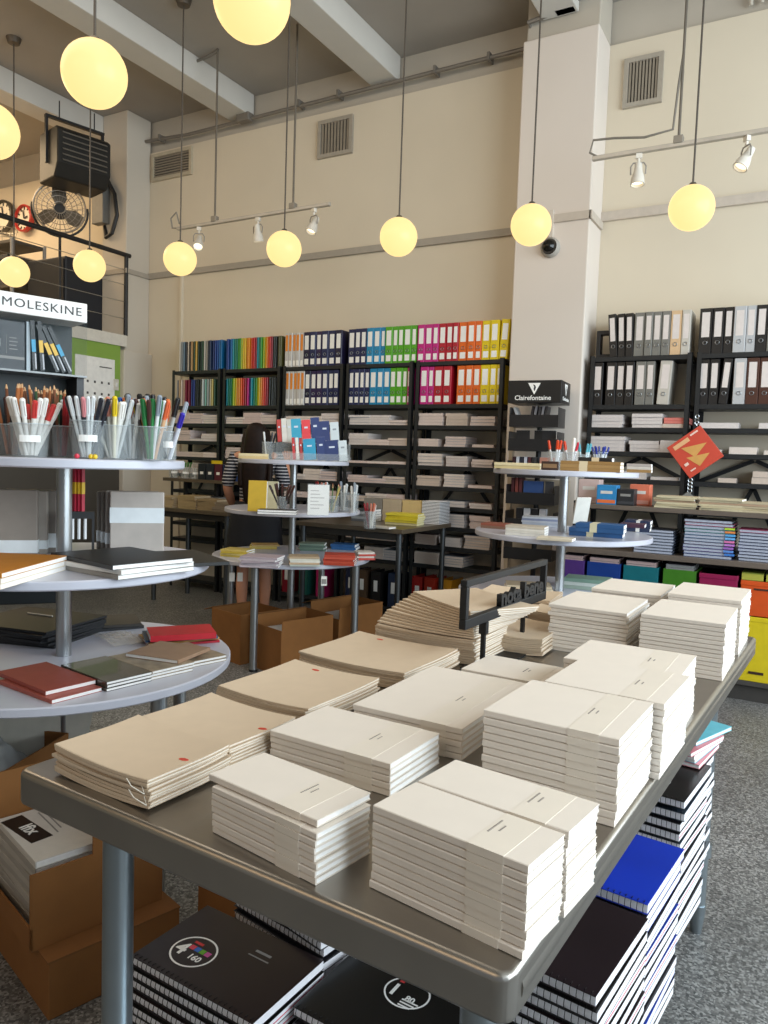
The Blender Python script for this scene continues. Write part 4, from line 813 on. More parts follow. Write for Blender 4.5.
# ------------------------------------------------------------ dark work table and bench before the back shelving
def plain_table(name, x0, x1, y0, y1, z, lab, legs, top, cat='table', rz=0, lower=None):
    t = E(name, ((x0+x1)/2, (y0+y1)/2, 0), rz, lab, cat); w, d = (x1-x0)/2, (y1-y0)/2
    MB().box(-w, w, -d, d, z-.035, z).build('tabletop', top, t, bevel=.004)
    for x in (-w+.05, w-.05):
        for y in (-d+.05, d-.05): MB().cyl((x, y, 0), (x, y, z-.035), .022, n=14).build('leg', M('#5b5f62', .35, .8), t, True)
    MB().box(-w+.07, w-.07, -d+.05, -d+.065, z-.09, z-.035).build('apron', M('#3a3733', .5), t); MB().box(-w+.07, w-.07, d-.065, d-.05, z-.09, z-.035).build('apron', M('#3a3733', .5), t)
    if lower: MB().box(-w, w, -d+.2, d, lower-.03, lower).build('upper_shelf', top, t); [MB().box(x-.015, x+.015, d-.16, d-.13, z, lower-.03).build('shelf_post', M('#3a3733'), t) for x in (-w+.1, 0, w-.1)]
    return t
TT = M('#5d5243', .3, 0, .1, 5)
plain_table('work_table', -3.62, -2.64, 4.95, 5.82, .9, 'dark topped work table stacked with notebooks before the back shelving', 4, TT)
def tstack(px, py, z, w, d, t, rz, cols, what, where, grp='books on the dark work table', **k):
    p = PZ(px, py, z); return stack(p.x, p.y, z, w, d, t, R(rz), cols, what, where, grp, **k)
TW = 'on the dark work table'
tstack(405, 524.5, .9, .27, .17, .018, 8, ['#c9bd8a', '#c9b83a', '#d2bf2e', '#cdb92a', '#d8c63a'], ['yellow edged pad', 'yellow notebook', 'yellow notebook', 'yellow notebook', 'bright yellow notebook'], 'front pile '+TW, page='#e8dfb0', jit=.006, jr=4)
tstack(381, 528, .9, .2, .1, .014, -4, ['#cfc8ba'], 'white notebook', 'lying at the front edge '+TW)
tstack(366, 521, .9, .2, .15, .02, 2, ['#55585c', '#8d9296', '#6c7074', '#9a9fa3', '#3b3d40'], 'grey black notebook', 'left pile '+TW, jr=4)
for px, c, n in ((378, '#8d8880', 'grey'), (398, '#bfae94', 'tan'), (424, '#d8bd84', 'straw coloured')):
    p = PZ(px, 512, .9); y = 5.50
    stack({378: -3.285, 398: -3.1, 424: -2.91}[px], 5.68, .9, .18, .14, .022, 0, [c]*8, '%s notebook' % n, 'tall pile at back '+TW, 'tall piles on the dark work table', page=c, jr=1.5)
SPR = stripes('wire_bound_edges', '#e8e8ea', '#3d4148', .012, 'Z', .6)
p = PY(443, 520, 5.3); o = MB().box(-.08, .08, -.1, .1, 0, .185).build('wire_bound_pad_stack', SPR); o.location = (-2.73, 5.7, .9005)
tag(o, 'tall stack of wire bound pads with striped edges on the dark work table', 'pad stack', None, 'stuff')
cupful(372, 5.6, .05, .13, [sal, red_, ogr, sal, red_, wht], 'cup of red and salmon pens on the dark work table', 'the cup on the dark work table', 'in the dark table cup', z=.9, lean=12, grp='pen cups on the dark table')
plain_table('work_bench', -5.5, -4.5, 5.15, 5.7, .9, 'dark two level bench with paper and pen boxes left of the woman', 4, TT, 'bench', 0, 1.17)
BWh = 'on the bench left of the woman'
for i, (x, n, c) in enumerate(((-5.3, 5, '#b09a78'), (-5.02, 6, '#a8926c'), (-4.78, 5, '#9a8666'), (-4.6, 4, '#8d8070'))):
    stack(x, 5.28, .9, .22, .2, .02, 0, [c]*n, 'brown paper pad', '%s pile from left on the bench' % ordn(i), 'paper pads on the bench', page='#c9b79a', jr=5)
for i, (x, n) in enumerate(((-5.3, 4), (-5.0, 5))): stack(x, 5.56, .9, .22, .18, .02, 0, ['#8f8f8d']*n, 'grey paper pad', '%s rear pile %s' % (ordn(i), BWh), 'grey pads on the bench', page='#aaa8a4', jr=3)
o = MB().prism([(-.05, -.04), (.05, -.04), (.05, .04), (-.05, .04)], 0, .09).box(-.05, .05, -.041, -.04, .03, .06, 1).build('small_carton', [M('#c95f22', .5), TAG]); o.location = (-4.62, 5.5, .9005); tag(o, 'small orange carton on the bench left of the woman', 'box')
for i, (x, c, n) in enumerate(((-5.4, '#b8a83a', 'yellow'), (-5.25, '#4a7a3a', 'green'), (-5.12, '#b3a89a', 'beige'))):
    cup((x, 5.4), .055, .1, 'clear cup of %s pens on the upper bench shelf' % n, 1.17, True, 'cups on the upper bench shelf')
    fill((x, 5.4), .055, [('#cfcabc', c, .15, .006, 'pen', 'pen with %s cap' % n)]*6, 'a cup on the upper bench shelf', 'on the bench', 1.17, 16)
for i, (x, c, n) in enumerate(((-5.0, '#20242c', 'black'), (-4.9, '#282c36', 'charcoal'), (-4.8, '#5a2430', 'maroon'), (-4.7, '#22304f', 'dark blue'), (-4.59, '#1f3c78', 'blue'))):
    o = MB().prism([(-.045, -.07), (.045, -.07), (.045, .07), (-.045, .07)], 0, .15).box(-.02, .02, -.0715, -.07, .05, .075, 1).build('pen_box', [M(c, .4), TAG], bevel=.003); o.location = (x, 5.42, 1.1705)
    tag(o, '%s pen box on the upper bench shelf, left of the woman' % n, 'box', 'pen boxes on the bench')
o = MB().prism([(-.05, -.02), (.05, -.02), (.04, .03), (-.04, .03)], 0, .03).build('yellow_packet', M('#e0c21e', .5)); o.location = (-4.86, 5.4, 1.3215); tag(o, 'bright yellow packet on top of the pen boxes', 'packet')

# ------------------------------------------------------------ woman with long dark hair, seen from behind
def skin(name, pts, edges, mat, parent=None, sub=2, root=0, xf=None):
    me = bpy.data.meshes.new(name); me.from_pydata([p[:3] for p in pts], edges, []); o = bpy.data.objects.new(name, me); COL.objects.link(o)
    s = o.modifiers.new('skin', 'SKIN'); s.use_smooth_shade = True
    for i, p in enumerate(pts):
        v = me.skin_vertices[0].data[i]; r_ = p[3]; v.radius = (r_, p[4] if len(p) > 4 else r_); v.use_root = (i == root)
    sb = o.modifiers.new('sub', 'SUBSURF'); sb.levels = sub; sb.render_levels = sub
    dg = bpy.context.evaluated_depsgraph_get(); m2 = bpy.data.meshes.new_from_object(o.evaluated_get(dg)); bpy.data.objects.remove(o)
    m2.name = name; m2.materials.clear(); m2.materials.append(mat); m2.polygons.foreach_set('use_smooth', [True]*len(m2.polygons))
    n = bpy.data.objects.new(name, m2); COL.objects.link(n); n.parent = parent; return n
SKIN = M('#c98f72', .55, 0, .05, 8)
pw = CC + ray(256, 470)*6.2
wo = E('person', (pw.x, pw.y, 0), R(36), 'person seen from behind with long dark brown hair, striped top and dark skirt', 'person')
# local frame: +y is the way she faces (towards the shelving), +x her right
B = [(0, 0, .98, .13, .1), (0, 0, 1.12, .115, .085), (0, .0, 1.28, .135, .095), (0, -.01, 1.40, .12, .075), (0, .0, 1.47, .05), (0, .015, 1.53, .055), (0, .02, 1.60, .08, .092), (0, .02, 1.66, .05, .06),
     (-.09, 0, .88, .085), (-.09, .01, .5, .052), (-.095, -.02, .33, .053), (-.09, -.02, .09, .033), (-.09, .1, .035, .03), (.09, 0, .88, .085), (.09, .01, .5, .052), (.095, -.02, .33, .053), (.09, -.02, .09, .033), (.09, .1, .035, .03),
     (-.17, 0, 1.395, .05), (-.23, .0, 1.15, .042), (-.2, .16, 1.0, .034), (-.16, .25, 1.0, .027, .02), (-.14, .3, 1.0, .035, .016),
     (.17, 0, 1.395, .05), (.24, .06, 1.16, .042), (.25, .24, 1.26, .034), (.245, .3, 1.33, .025, .02), (.24, .33, 1.38, .035, .018)]
Ed = [(0, 1), (1, 2), (2, 3), (3, 4), (4, 5), (5, 6), (6, 7), (0, 8), (8, 9), (9, 10), (10, 11), (11, 12), (0, 13), (13, 14), (14, 15), (15, 16), (16, 17), (3, 18), (18, 19), (19, 20), (20, 21), (21, 22), (3, 23), (23, 24), (24, 25), (25, 26), (26, 27)]
for hb, hv, s in ((22, Vector((-.14, .3, 1.0)), -1), (27, Vector((.24, .33, 1.38)), 1)):      # five fingers on each hand
    fwd = Vector((.25, .95, -.1)).normalized() if s < 0 else Vector((-.1, .5, .85)).normalized(); side = Vector((.9, -.3, .1)).normalized() if s < 0 else Vector((-.95, 0, -.1)).normalized()
    dn = fwd.cross(side)
    for q, (off, L) in enumerate(((-.027, .055), (-.009, .068), (.009, .072), (.026, .064), (.04, .05))):
        b0 = hv + side*off + fwd*(.02 if q < 4 else -.02); i0 = len(B)
        d1 = fwd if q < 4 else (fwd*.6+side*.7).normalized()
        k1 = b0+d1*L*.5; k2 = k1+(d1*.8+dn*.5*(1 if s > 0 else -1)).normalized()*L*.5
        B += [(*b0, .0095), (*k1, .0085), (*k2, .0075)]; Ed += [(hb, i0), (i0, i0+1), (i0+1, i0+2)]
skin('body', B, Ed, SKIN, wo)
face = MB()
face.lathe([(.0004, -.012), (.011, -.004), (.008, .012), (.0004, .026)], (0, .118, 1.585), 10)
face.build('nose', SKIN, wo, True)
for x in (-.032, .032): MB().lathe([(.0004, -.009), (.01, 0), (.0004, .009)], (x, .103, 1.61), 12).build('eye', M('#2a1a14', .2), wo, True)
MB().lathe([(.0004, -.007), (.022, 0), (.0004, .007)], (0, .1, 1.548), 14).build('mouth', M('#a8564e'), wo, True)
ST = stripes('striped_jersey', '#20222c', '#cfccd0', .026, 'Z', .72)
SH = [(0, 0, .96, .155, .125), (0, 0, 1.12, .135, .105), (0, 0, 1.28, .15, .112), (0, -.01, 1.39, .13, .092), (0, 0, 1.455, .062), (-.172, 0, 1.395, .066), (-.215, 0, 1.22, .06), (-.232, .01, 1.14, .055), (.172, 0, 1.395, .066), (.225, .04, 1.22, .058), (.242, .065, 1.155, .054)]
skin('striped_top', SH, [(0, 1), (1, 2), (2, 3), (3, 4), (3, 5), (5, 6), (6, 7), (3, 8), (8, 9), (9, 10)], ST, wo)
sk = MB(); rings = [(1.04, .155, .125), (.95, .19, .15), (.8, .215, .17), (.62, .23, .185), (.545, .235, .19)]; n = 40; vs = []
for z, a, b in rings:
    for k in range(n):
        t = 2*math.pi*k/n; w_ = 1+.03*math.sin(9*t)*(1.04-z)*2; vs.append((a*w_*math.cos(t), b*w_*math.sin(t), z))
sk.add(vs, [(i*n+k, i*n+(k+1) % n, (i+1)*n+(k+1) % n, (i+1)*n+k) for i in range(len(rings)-1) for k in range(n)])
o = sk.build('skirt', M('#12141c', .8, 0, .1, 8), wo, True); s = o.modifiers.new('s', 'SOLIDIFY'); s.thickness = .004
HAIR = M('#1a0d08', .55, 0, .35, 30, .2)
HP = [(0, -.0, 1.655, .075, .085), (0, -.03, 1.61, .098, .1), (0, -.07, 1.53, .1, .075), (0, -.105, 1.42, .11, .05), (-.005, -.125, 1.3, .115, .038), (-.01, -.135, 1.17, .1, .032), (-.02, -.135, 1.05, .075, .025), (-.02, -.13, .98, .035, .015)]
skin('hair', HP, [(i, i+1) for i in range(len(HP)-1)], HAIR, wo)
for s in (-1, 1):
    l = [(s*.07, .05, 1.63, .03), (s*.092, .02, 1.55, .03), (s*.1, -.03, 1.44, .03), (s*.115, -.1, 1.3, .03), (s*.11, -.125, 1.15, .022)]
    skin('hair_lock', l, [(i, i+1) for i in range(4)], HAIR, wo)
for x in (-.09, .09): MB().cbox((x, .035, .012), (.085, .25, .024)).cbox((x, .06, .055), (.08, .12, .05)).build('shoe', M('#1d1b1c', .5), wo, bevel=.01)

# ------------------------------------------------------------ slim black display stand before the pillar
cs = E('notebook_display_stand', (-1.86, 5.62, 0), R(4), 'tall black display stand with white lettered header before the pillar', 'display stand')
PLY = M('#b8a68e', .6, 0, .05, 6)
MB().box(-.25, -.22, .1, .16, 0, 1.86).box(.2, .23, .1, .16, 0, 1.3).box(-.22, .2, .145, .16, 0, 1.3).build('back_panel', PLY, cs)
MB().box(-.27, .25, -.14, .16, 0, .05).build('base', BLK, cs)
MB().cyl((0, .05, .05), (0, .05, 1.86), .02, n=12).build('post', BLK, cs)
hd = MB().box(-.2, .2, -.16, .14, 1.87, 2.035).build('header_box', M('#161617', .4), cs, bevel=.003)
o = text('lettering', 'Clairefontaine', .048, TAG, cs, T(-.01, -.1615, 1.905) @ UP, .0006, .0005, 'CENTER', 1.0, 1.0)
o = text('side_lettering', 'Clairefontaine', .038, TAG, cs, T(.2015, -.01, 1.905) @ Matrix.Rotation(R(90), 4, 'Z') @ UP, .0006, .0004, 'CENTER', .95, 1.0)
for nm, mt in (('emblem', T(0, -.1612, 1.975)), ('side_emblem', T(.2012, -.01, 1.975) @ Matrix.Rotation(R(90), 4, 'Z'))):
    a = MB(); k = .048
    a.prism([(-k, .04), (k*.95, .04), (0, -.045)], -.0008, .0008, 0, mt @ UP); a.build(nm, TAG, cs)
    a = MB().prism([(-.012, .03), (.006, .022), (.012, .006), (.002, -.022), (-.006, -.006), (-.002, .012)], .001, .0014, 0, mt @ UP); a.build(nm+'_motif', M('#3a3a3c'), cs)
def tray(z, h, n=True):
    MB().box(-.19, .18, -.13, -.126, z, z+h*.6).box(-.19, .18, -.13, .1, z-.006, z).box(-.19, -.186, -.126, .1, z, z+h).box(.176, .18, -.126, .1, z, z+h).build('tray', M('#1c1c1e', .35), cs)
    o = MB().box(-.006, .006, .1, .104, 0, .01)
for z, h in ((1.70, .14), (1.52, .14), (1.32, .12), (1.12, .14), (.92, .14), (.7, .14)): tray(z, h)
cm = Matrix.Translation((-1.86, 5.62, 0)) @ Matrix.Rotation(R(4), 4, 'Z')
def in_stand(x, z, w, h, t, c, lab, lean=0, cat='notebook'):
    o = MB().box(-w/2, w/2, 0, t, 0, h).build('notebook', M(c, .45)); MB().box(-w/2+.003, w/2-.0004, .002, t-.002, .003, h+.0005).build('page_block', PAGE, o)
    o.matrix_world = cm @ T(x, -.06, z+.0005) @ Matrix.Rotation(R(lean), 4, 'Y'); tag(o, lab, cat, 'notebooks in the black stand')
for x, ln, c, n in ((-.12, -22, '#c9c6c4', 'pale grey notebook leaning left'), (-.05, 8, '#3a3638', 'charcoal notebook leaning right'), (-.025, 8, '#8f8a8c', 'grey notebook leaning right'), (.005, 8, '#4a4648', 'dark grey notebook leaning right'), (.03, 8, '#9a9597', 'light grey notebook leaning right'), (.055, 8, '#3f3b3d', 'black grey notebook leaning right')):
    in_stand(x, 1.7+.004, .016, .15, .1, c, n+' in the uppermost tray of the black stand', ln)
for x, c, n in ((-.1, '#202022', 'left'), (.02, '#17181a', 'middle'), (.1, '#26272a', 'right')): in_stand(x, 1.52, .1 if n != 'middle' else .06, .15, .02, c, 'black notebook, %s of the second tray in the stand' % n)
for i, (x, c, n) in enumerate(((-.16, '#3a1a20', 'maroon'), (-.13, '#d5d5da', 'white'), (-.1, '#2a2c3a', 'navy'), (-.07, '#d0d0d8', 'pale'), (-.04, '#5a2a30', 'wine red'), (-.01, '#2c2a2c', 'black'))): in_stand(x, 1.32, .022, .15, .1, c, '%s upright notebook in the third tray of the stand' % n)
in_stand(.1, 1.32, .12, .15, .02, '#c98a76', 'salmon notebook in the third tray of the stand')
for i, (x, c, n) in enumerate(((-.16, '#4a1f24', 'maroon'), (-.13, '#7a3a34', 'rust'), (-.1, '#5a2a30', 'wine red'))): in_stand(x, 1.12, .022, .19, .1, c, '%s upright notebook in the fourth tray of the stand' % n)
in_stand(.0, 1.12, .15, .17, .03, '#2a4a80', 'blue notebook facing front in the fourth tray of the stand'); in_stand(.12, 1.12, .06, .17, .03, '#3a3b40', 'charcoal notebook in the fourth tray of the stand')
for i, (x, c, n) in enumerate(((-.1, '#1d1d22', 'black'), (-.04, '#d8d8dc', 'white'), (.02, '#26262c', 'charcoal'), (.08, '#d0d0d6', 'pale grey'))): in_stand(x, .92, .05, .16, .05, c, '%s notebook in the fifth tray of the stand' % n)

# ------------------------------------------------------------ gondola shelf at right
gd = E('gondola_shelf', (0, 5.1, 0), 0, 'brown edged two-level display shelf along the right, before the black shelving', 'display shelf')
GW = M('#6b5f55', .4, 0, .08, 5)
MB().box(-1.42, .3, .02, .42, 1.135, 1.165).build('upper_shelf', GW, gd, bevel=.003)
MB().box(-1.55, .3, 0, .42, .83, .865).build('middle_shelf', GW, gd, bevel=.003)
MB().box(-1.55, .3, .02, .42, .1, .13).build('lowest_shelf', M('#4b4743', .5), gd, bevel=.003)
for x in (-1.5, .25): MB().box(x-.02, x+.02, .38, .42, 0, 1.165).build('upright', SHM, gd)
MB().box(-1.55, .3, .05, .4, 0, .1).build('plinth', M('#45423f', .5), gd)
MB().box(-1.55, .3, .42, .43, .1, .83).build('back_panel', M('#4a4744', .6), gd)
GU, GM, GL = 1.1655, .8655, .1305
def gx(px, Y, py=540): return PY(px, py, Y).x
def gstack(px, Y, z, w, d, t, cols, what, where, grp, **k): return stack(gx(px, Y), Y+d/2, z, w, d, t, 0, cols, what, where, grp, **k)
uw = 'upper gondola shelf'
for px, c, n, m in ((673, '#c9bd9c', 6, 'left'), (719, '#cbbf9f', 6, 'middle'), (757, '#bdae90', 5, 'right')):
    gstack(px, 5.13, GU, .25, .19, .0125, [c, '#bcae8c', c, '#b79a80', c, c][:n], 'cream notebook', '%s pile on the %s' % (m, uw), 'cream notebooks on the upper gondola shelf', jr=5, jit=.01)
for px, w, h, d, c, lab in ((586, .14, .16, .12, '#cbb3ae', 'pale pink carton at the left end of the upper gondola shelf'), (604, .13, .13, .1, '#2d86c0', 'blue carton beside the pink one on the upper gondola shelf'), (637, .13, .14, .1, '#d8765a', 'orange carton right of the black box on the upper gondola shelf'), (623, .11, .11, .1, '#26272a', 'black carton on the upper gondola shelf')):
    Y = 5.13 if px in (623, 604) else 5.26
    o = MB().box(-w/2, w/2, 0, d, 0, h).build('product_carton', M(c, .45), bevel=.003); MB().box(-w*.3, w*.3, -.001, 0, h*.55, h*.7).build('print', M('#d9d6d0') if px != 623 else GREYP, o); MB().box(-w*.45, w*.45, -.0012, 0, .01, h*.25).build('colour_panel', M({586: '#b89a96', 604: '#e0703a', 637: '#e0a090', 623: '#3b3c40'}[px]), o)
    o.location = (gx(px, Y), Y, GU); tag(o, lab, 'carton', 'cartons on the upper gondola shelf')
mw_ = 'middle gondola shelf'
CL = [('#2b3a66', 'navy'), ('#2c3f7a', 'navy blue'), ('#5a3a78', 'purple'), ('#33466e', 'slate blue'), ('#4a3048', 'plum'), ('#3c5a78', 'steel blue'), ('#2f4f74', 'denim blue'), ('#35607a', 'petrol'), ('#2e7a6a', 'green'), ('#34495e', 'slate'), ('#b0305a', 'pink'), ('#20232c', 'black')]
def spiral_pads(px, Y, z, w, d, t, cols, where, grp, tabs=False, ring='#1d1e22'):
    ox = gx(px, Y); out = []
    for k, (c, n) in enumerate(cols):
        o = MB().box(-w/2, w/2, 0, d, 0, .0022).box(-w/2, w/2, 0, d, t-.0022, t).build('spiral_notebook', M(c, .45)); MB().box(-w/2+.004, w/2-.012, .003, d-.003, .0022, t-.0022).build('page_block', M('#aeb4c4', .8, 0, .06, 90), o)
        a = MB()
        for q in range(5): a.tube([(w/2-.014, .02+q*(d-.04)/4, t*.1), (w/2+.006, .02+q*(d-.04)/4, t*.5), (w/2-.014, .02+q*(d-.04)/4, t*.9)], .0018, 5)
        a.build('spiral_wire', M(ring, .3, .5), o)
        if tabs and 1 <= k <= 9:
            MB().box(w/2-.05, w/2+.006, -.004, .02, t*.2, t*.8).build('index_tabs', M(['#3f7fd0', '#5f90d8', '#a06ac0', '#c07ad0', '#e07ab0', '#6fb0e8', '#58a8e0', '#e88a4a', '#b8d83a'][k-1], .4), o)
        o.location = (ox+random.uniform(-.004, .004), Y+random.uniform(-.002, .004), z+k*(t+.0006)); tag(o, '%s spiral notebook, %s, %s' % (n, from_top(len(cols)-1-k, len(cols)), where), 'notebook', grp); out.append(o)
    return out
spiral_pads(708, 5.14, GM, .29, .24, .0195, CL, 'rainbow tabbed pile on the '+mw_, 'tabbed spiral notebooks', True)
spiral_pads(654, 5.14, GM, .25, .22, .019, [('#3a4254', 'slate')]*7+[('#2b2d38', 'charcoal')], 'slate pile on the '+mw_, 'slate spiral notebooks')
spiral_pads(764, 5.16, GM, .28, .22, .019, [('#242633', 'dark navy')]*2+[('#2a3050', 'navy')]*7+[('#a82f5c', 'pink')], 'pile at right end of the '+mw_, 'navy spiral notebooks')
o = MB().box(-.09, .09, 0, .02, 0, .13).build('grey_box_file', M('#9a9894', .5), bevel=.003); o.location = (gx(681, 5.34), 5.40, GM); o.rotation_euler = (R(12), R(0), R(5)); tag(o, 'grey box file leaning behind the rainbow tabbed pile', 'box file')
# file boxes on the lowest gondola level
for i, (x, w, c, n) in enumerate(((-1.42, .18, '#4d2f78', 'purple'), (-1.2, .22, '#123a86', 'blue'), (-.96, .22, '#0f6a74', 'teal'), (-.72, .2, '#3f7a1c', 'green'))):
    o = MB().box(-w/2, w/2, 0, .004, 0, .64).box(-w/2, -w/2+.004, .004, .3, 0, .64).box(w/2-.004, w/2, .004, .3, 0, .64).box(-w/2+.004, w/2-.004, .296, .3, 0, .64).box(-w/2, w/2, 0, .3, -.004, 0).build('magazine_bin', M(c, .4), bevel=.002)
    o.location = (x, 5.13, GL+.0045); tag(o, '%s upright file bin filled with pads under the gondola' % n, 'bin', 'coloured bins under the gondola')
    for k in range(2):
        p = MB().box(-w/2+.012, w/2-.02, .02, .27, 0, .02).build('exercise_pad', M('#d8b9b4' if i != 3 else '#9a9a98', .8, 0, .04, 80), bevel=.002); MB().box(-w/2+.012, w/2-.02, .018, .27, .0195, .0208).build('cover', M('#c9c0c0' if k < 1 else '#77707a'), p)
        p.location = (x, 5.13, GL+.631+k*.0225); tag(p, 'pink edged pad, %s in the %s bin under the gondola' % (['bottom', 'top'][k], n), 'notepad', 'pads in the bins')
    f = MB().box(-w/2+.01, w/2-.01, .01, .28, .006, .624).build('filler_pads', M('#c9aaa6', .8, 0, .08, 60), o)
for x, w, c, n, z0, h in ((-.49, .22, '#8f1248', 'magenta', 0, .64), (-.24, .24, '#e0c81e', 'yellow', 0, .40), (-.24, .24, '#d9541a', 'orange', .405, .215), (-.04, .1, '#c9c6cc', 'clear', 0, .5), (.1, .12, '#b01f2c', 'red', 0, .4)):
    o = MB().box(-w/2, w/2, 0, .3, 0, h).box(-w/2-.003, w/2+.003, -.003, .303, h-.03, h).build('file_box', M(c, .4), bevel=.004); MB().box(-w*.2, w*.15, -.0045, -.003, h*.12 if z0 == 0 else h*.75, h*.16 if z0 == 0 else h*.8).build('slot', M('#3a2418'), o)
    o.location = (x, 5.12, GL+.0005+z0); tag(o, '%s plastic file box at the right end under the gondola' % n, 'file box', 'file boxes under the gondola')
for x, w, n in ((-.3, .12, 'left'), (-.14, .17, 'right')):
    o = MB().box(-w/2, w/2, 0, .2, 0, .04).box(-w/2, w/2, -.002, .2, .04, .046, 1).build('lime_notepad', [M('#b9b84a', .5), M('#7d8a2a', .5)]); o.location = (x, 5.14, GL+.6215); tag(o, 'lime green pad on the orange file box, %s one' % n, 'notepad', 'lime pads')

# hanging card on the shelf post
hc_ = PY(695, 452, 5.78)
hg = E('hanging_card', hc_, R(8), 'red diamond shaped card with gold triangles hanging before the black shelving', 'hanging card')
RT = Matrix.Rotation(R(-38), 4, 'Y')
MB().cbox((0, 0, 0), (.27, .012, .27), mat=RT).build('card', M('#c5452f', .4, 0, .05, 10), hg, bevel=.002)
tri = MB(); mt = T(0, -.0065, 0) @ RT @ UP
tri.prism([(-.06, .075), (.1, .01), (-.02, -.03)], 0, .0012, 0, mt).prism([(-.07, .0), (.075, -.06), (-.03, -.1)], 0, .0014, 0, mt).build('gold_triangles', M('#cf9a52', .4), hg)
MB().prism([(-.1, .115), (.02, .115), (.02, .085), (-.1, .085)], 0, .001, 0, mt).build('title_panel', M('#dba878', .4), hg)
MB().prism([(.04, .12), (.1, .12), (.1, .108), (.04, .108)], 0, .001, 0, mt).prism([(-.11, -.03), (-.08, -.03), (-.08, -.05), (-.11, -.05)], 0, .001, 0, mt).prism([(-.1, -.09), (-.06, -.09), (-.06, -.1), (-.1, -.1)], 0, .001, 0, mt).build('small_print', M('#e8c8b8', .4), hg)
ch = MB()
for k in range(3):
    ch.tube([(.012*math.cos(q*math.pi/5), .008*(k % 2)*math.sin(q*math.pi/5), .205+k*.022+.014*math.sin(q*math.pi/5)) for q in range(11)], .003, 5)
ch.tube([(0, 0, .185), (0, 0, .2)], .003, 5); ch.build('chain', CHROME, hg, True)
ch = MB()
for k in range(4): ch.tube([(-.02+.014*math.cos(q*math.pi/5), .0, -.2-k*.026+.016*math.sin(q*math.pi/5)) for q in range(11)], .003, 5)
ch.build('lower_chain', CHROME, hg, True)
MB().prism([(-.11, 0), (.11, 0), (0, .09)], -.09, .09, 0, T(-.03, 0, -.37) @ UP).build('clear_pyramid', M('#8f8d88', .15, 0, 0, 1, .5, 0, .75), hg)

# ------------------------------------------------------------ cardboard boxes
def carton(w, d, h, loc, rz, lab, low=None, t=.006, flaps=True, grp='cardboard boxes'):
    b = E('cardboard_box', loc, rz, lab, 'box', grp); low = low if low is not None else h
    MB().box(-w/2, w/2, -d/2, d/2, 0, t).box(-w/2, w/2, -d/2, -d/2+t, t, low).box(-w/2, w/2, d/2-t, d/2, t, h).box(-w/2, -w/2+t, -d/2+t, d/2-t, t, h).box(w/2-t, w/2, -d/2+t, d/2-t, t, h).build('box_body', CARD, b)
    if flaps:
        MB().cbox((-w/2-.05, 0, h-.012), (.12, d*.96, .004), mat=Matrix.Rotation(R(-18), 4, 'Y')).build('flap', CARD, b)
    return b
def papers(x, y, z, w, d, n, rz, where, grp='papers in the cardboard boxes', cols=('#d9d6d2', '#c6c3c0')):
    stack(x, y, z, w, d, .02, R(rz), [cols[k % 2] for k in range(n)], 'printed catalogue', where, grp, jr=3, cat='catalogue', name='catalogue')
carton(.3, .42, .36, (-2.98, 4.1, 0), R(-18), 'open cardboard box under the front of the middle display, left one', .3)
papers(-2.98, 4.1, .007, .24, .34, 13, -18, 'stack in the left box under the middle display')
carton(.32, .42, .38, (-2.9, 4.62, 0), R(-16), 'open cardboard box under the right side of the middle display', .3)
papers(-2.9, 4.62, .007, .25, .34, 14, -16, 'stack in the right box under the middle display')
carton(.34, .36, .34, (-3.42, 4.14, 0), R(-14), 'cardboard box under the left side of the middle display', None)
papers(-3.2, 4.62, .001, .3, .22, 12, -10, 'pile on the floor behind the middle display boxes', 'papers on the floor')
rzb = R(-16)
fc = Vector((-1.57, 1.169, 0)); ux = Vector((math.cos(rzb), math.sin(rzb), 0)); uy = Vector((-math.sin(rzb), math.cos(rzb), 0))
W1, D1 = .36, .36
bc = fc - ux*W1/2 + uy*D1/2
b = E('cardboard_box', bc, rzb, 'closed cardboard box on the floor at lower left, beneath the open one', 'box', 'cardboard boxes at lower left')
MB().box(-W1/2, W1/2, -D1/2, D1/2, 0, .15).build('box_body', CARD, b, bevel=.004); MB().box(-W1/2-.001, W1/2+.001, -D1/2-.001, D1/2+.001, .148, .153).build('lid_edge', M('#7d5228', .8), b)
bc = bc - ux*.065 - uy*.02
b = E('cardboard_box', bc+Vector((0, 0, .1535)), rzb, 'open cardboard box with cut down front holding wrapped catalogues, lower left', 'box', 'cardboard boxes at lower left')
t = .006; h = .34
MB().box(-W1/2, W1/2, -D1/2, D1/2, 0, t).box(-W1/2, W1/2, D1/2-t, D1/2, t, h+.03).box(-W1/2, -W1/2+t, -D1/2, D1/2, t, h).box(-W1/2, W1/2, -D1/2, -D1/2+t, t, .06).build('box_body', CARD, b)
mt = Matrix(((0, 0, 1, W1/2-t), (1, 0, 0, 0), (0, 1, 0, 0), (0, 0, 0, 1)))
MB().prism([(-D1/2, t), (D1/2-t, t), (D1/2-t, h), (-.02, h-.02), (-.02, .2), (-D1/2, .2)], 0, t, 0, mt).build('side_panel', CARD, b)
ctop = .0
cat_ = stack(bc.x-.012*ux.x, bc.y-.012*ux.y, .1535+t, .3, .3, .018, rzb, ['#b9b4ac', '#a9a49d']*5+['#d5d1ca'], 'wrapped catalogue', 'pile in the open box at lower left', 'catalogues at lower left', jr=2, cat='catalogue', name='catalogue')
lt = MB().box(-.145, .03, -.13, -.07, 0, .0006).build('black_label', M('#17171a', .4), cat_[-1]); lt.location = (0, 0, .0183); lt.rotation_euler = (0, 0, R(8))
o = text('lettering', 'lfix', .052, TAG, cat_[-1], T(-.035, -.102, .0192) @ Matrix.Rotation(R(8), 4, 'Z'), .0003, .001)
a = MB()
for k in range(5): a.box(-.12, .03-.02*(k % 3), -.05+k*.016, -.046+k*.016, .0183, .0187)
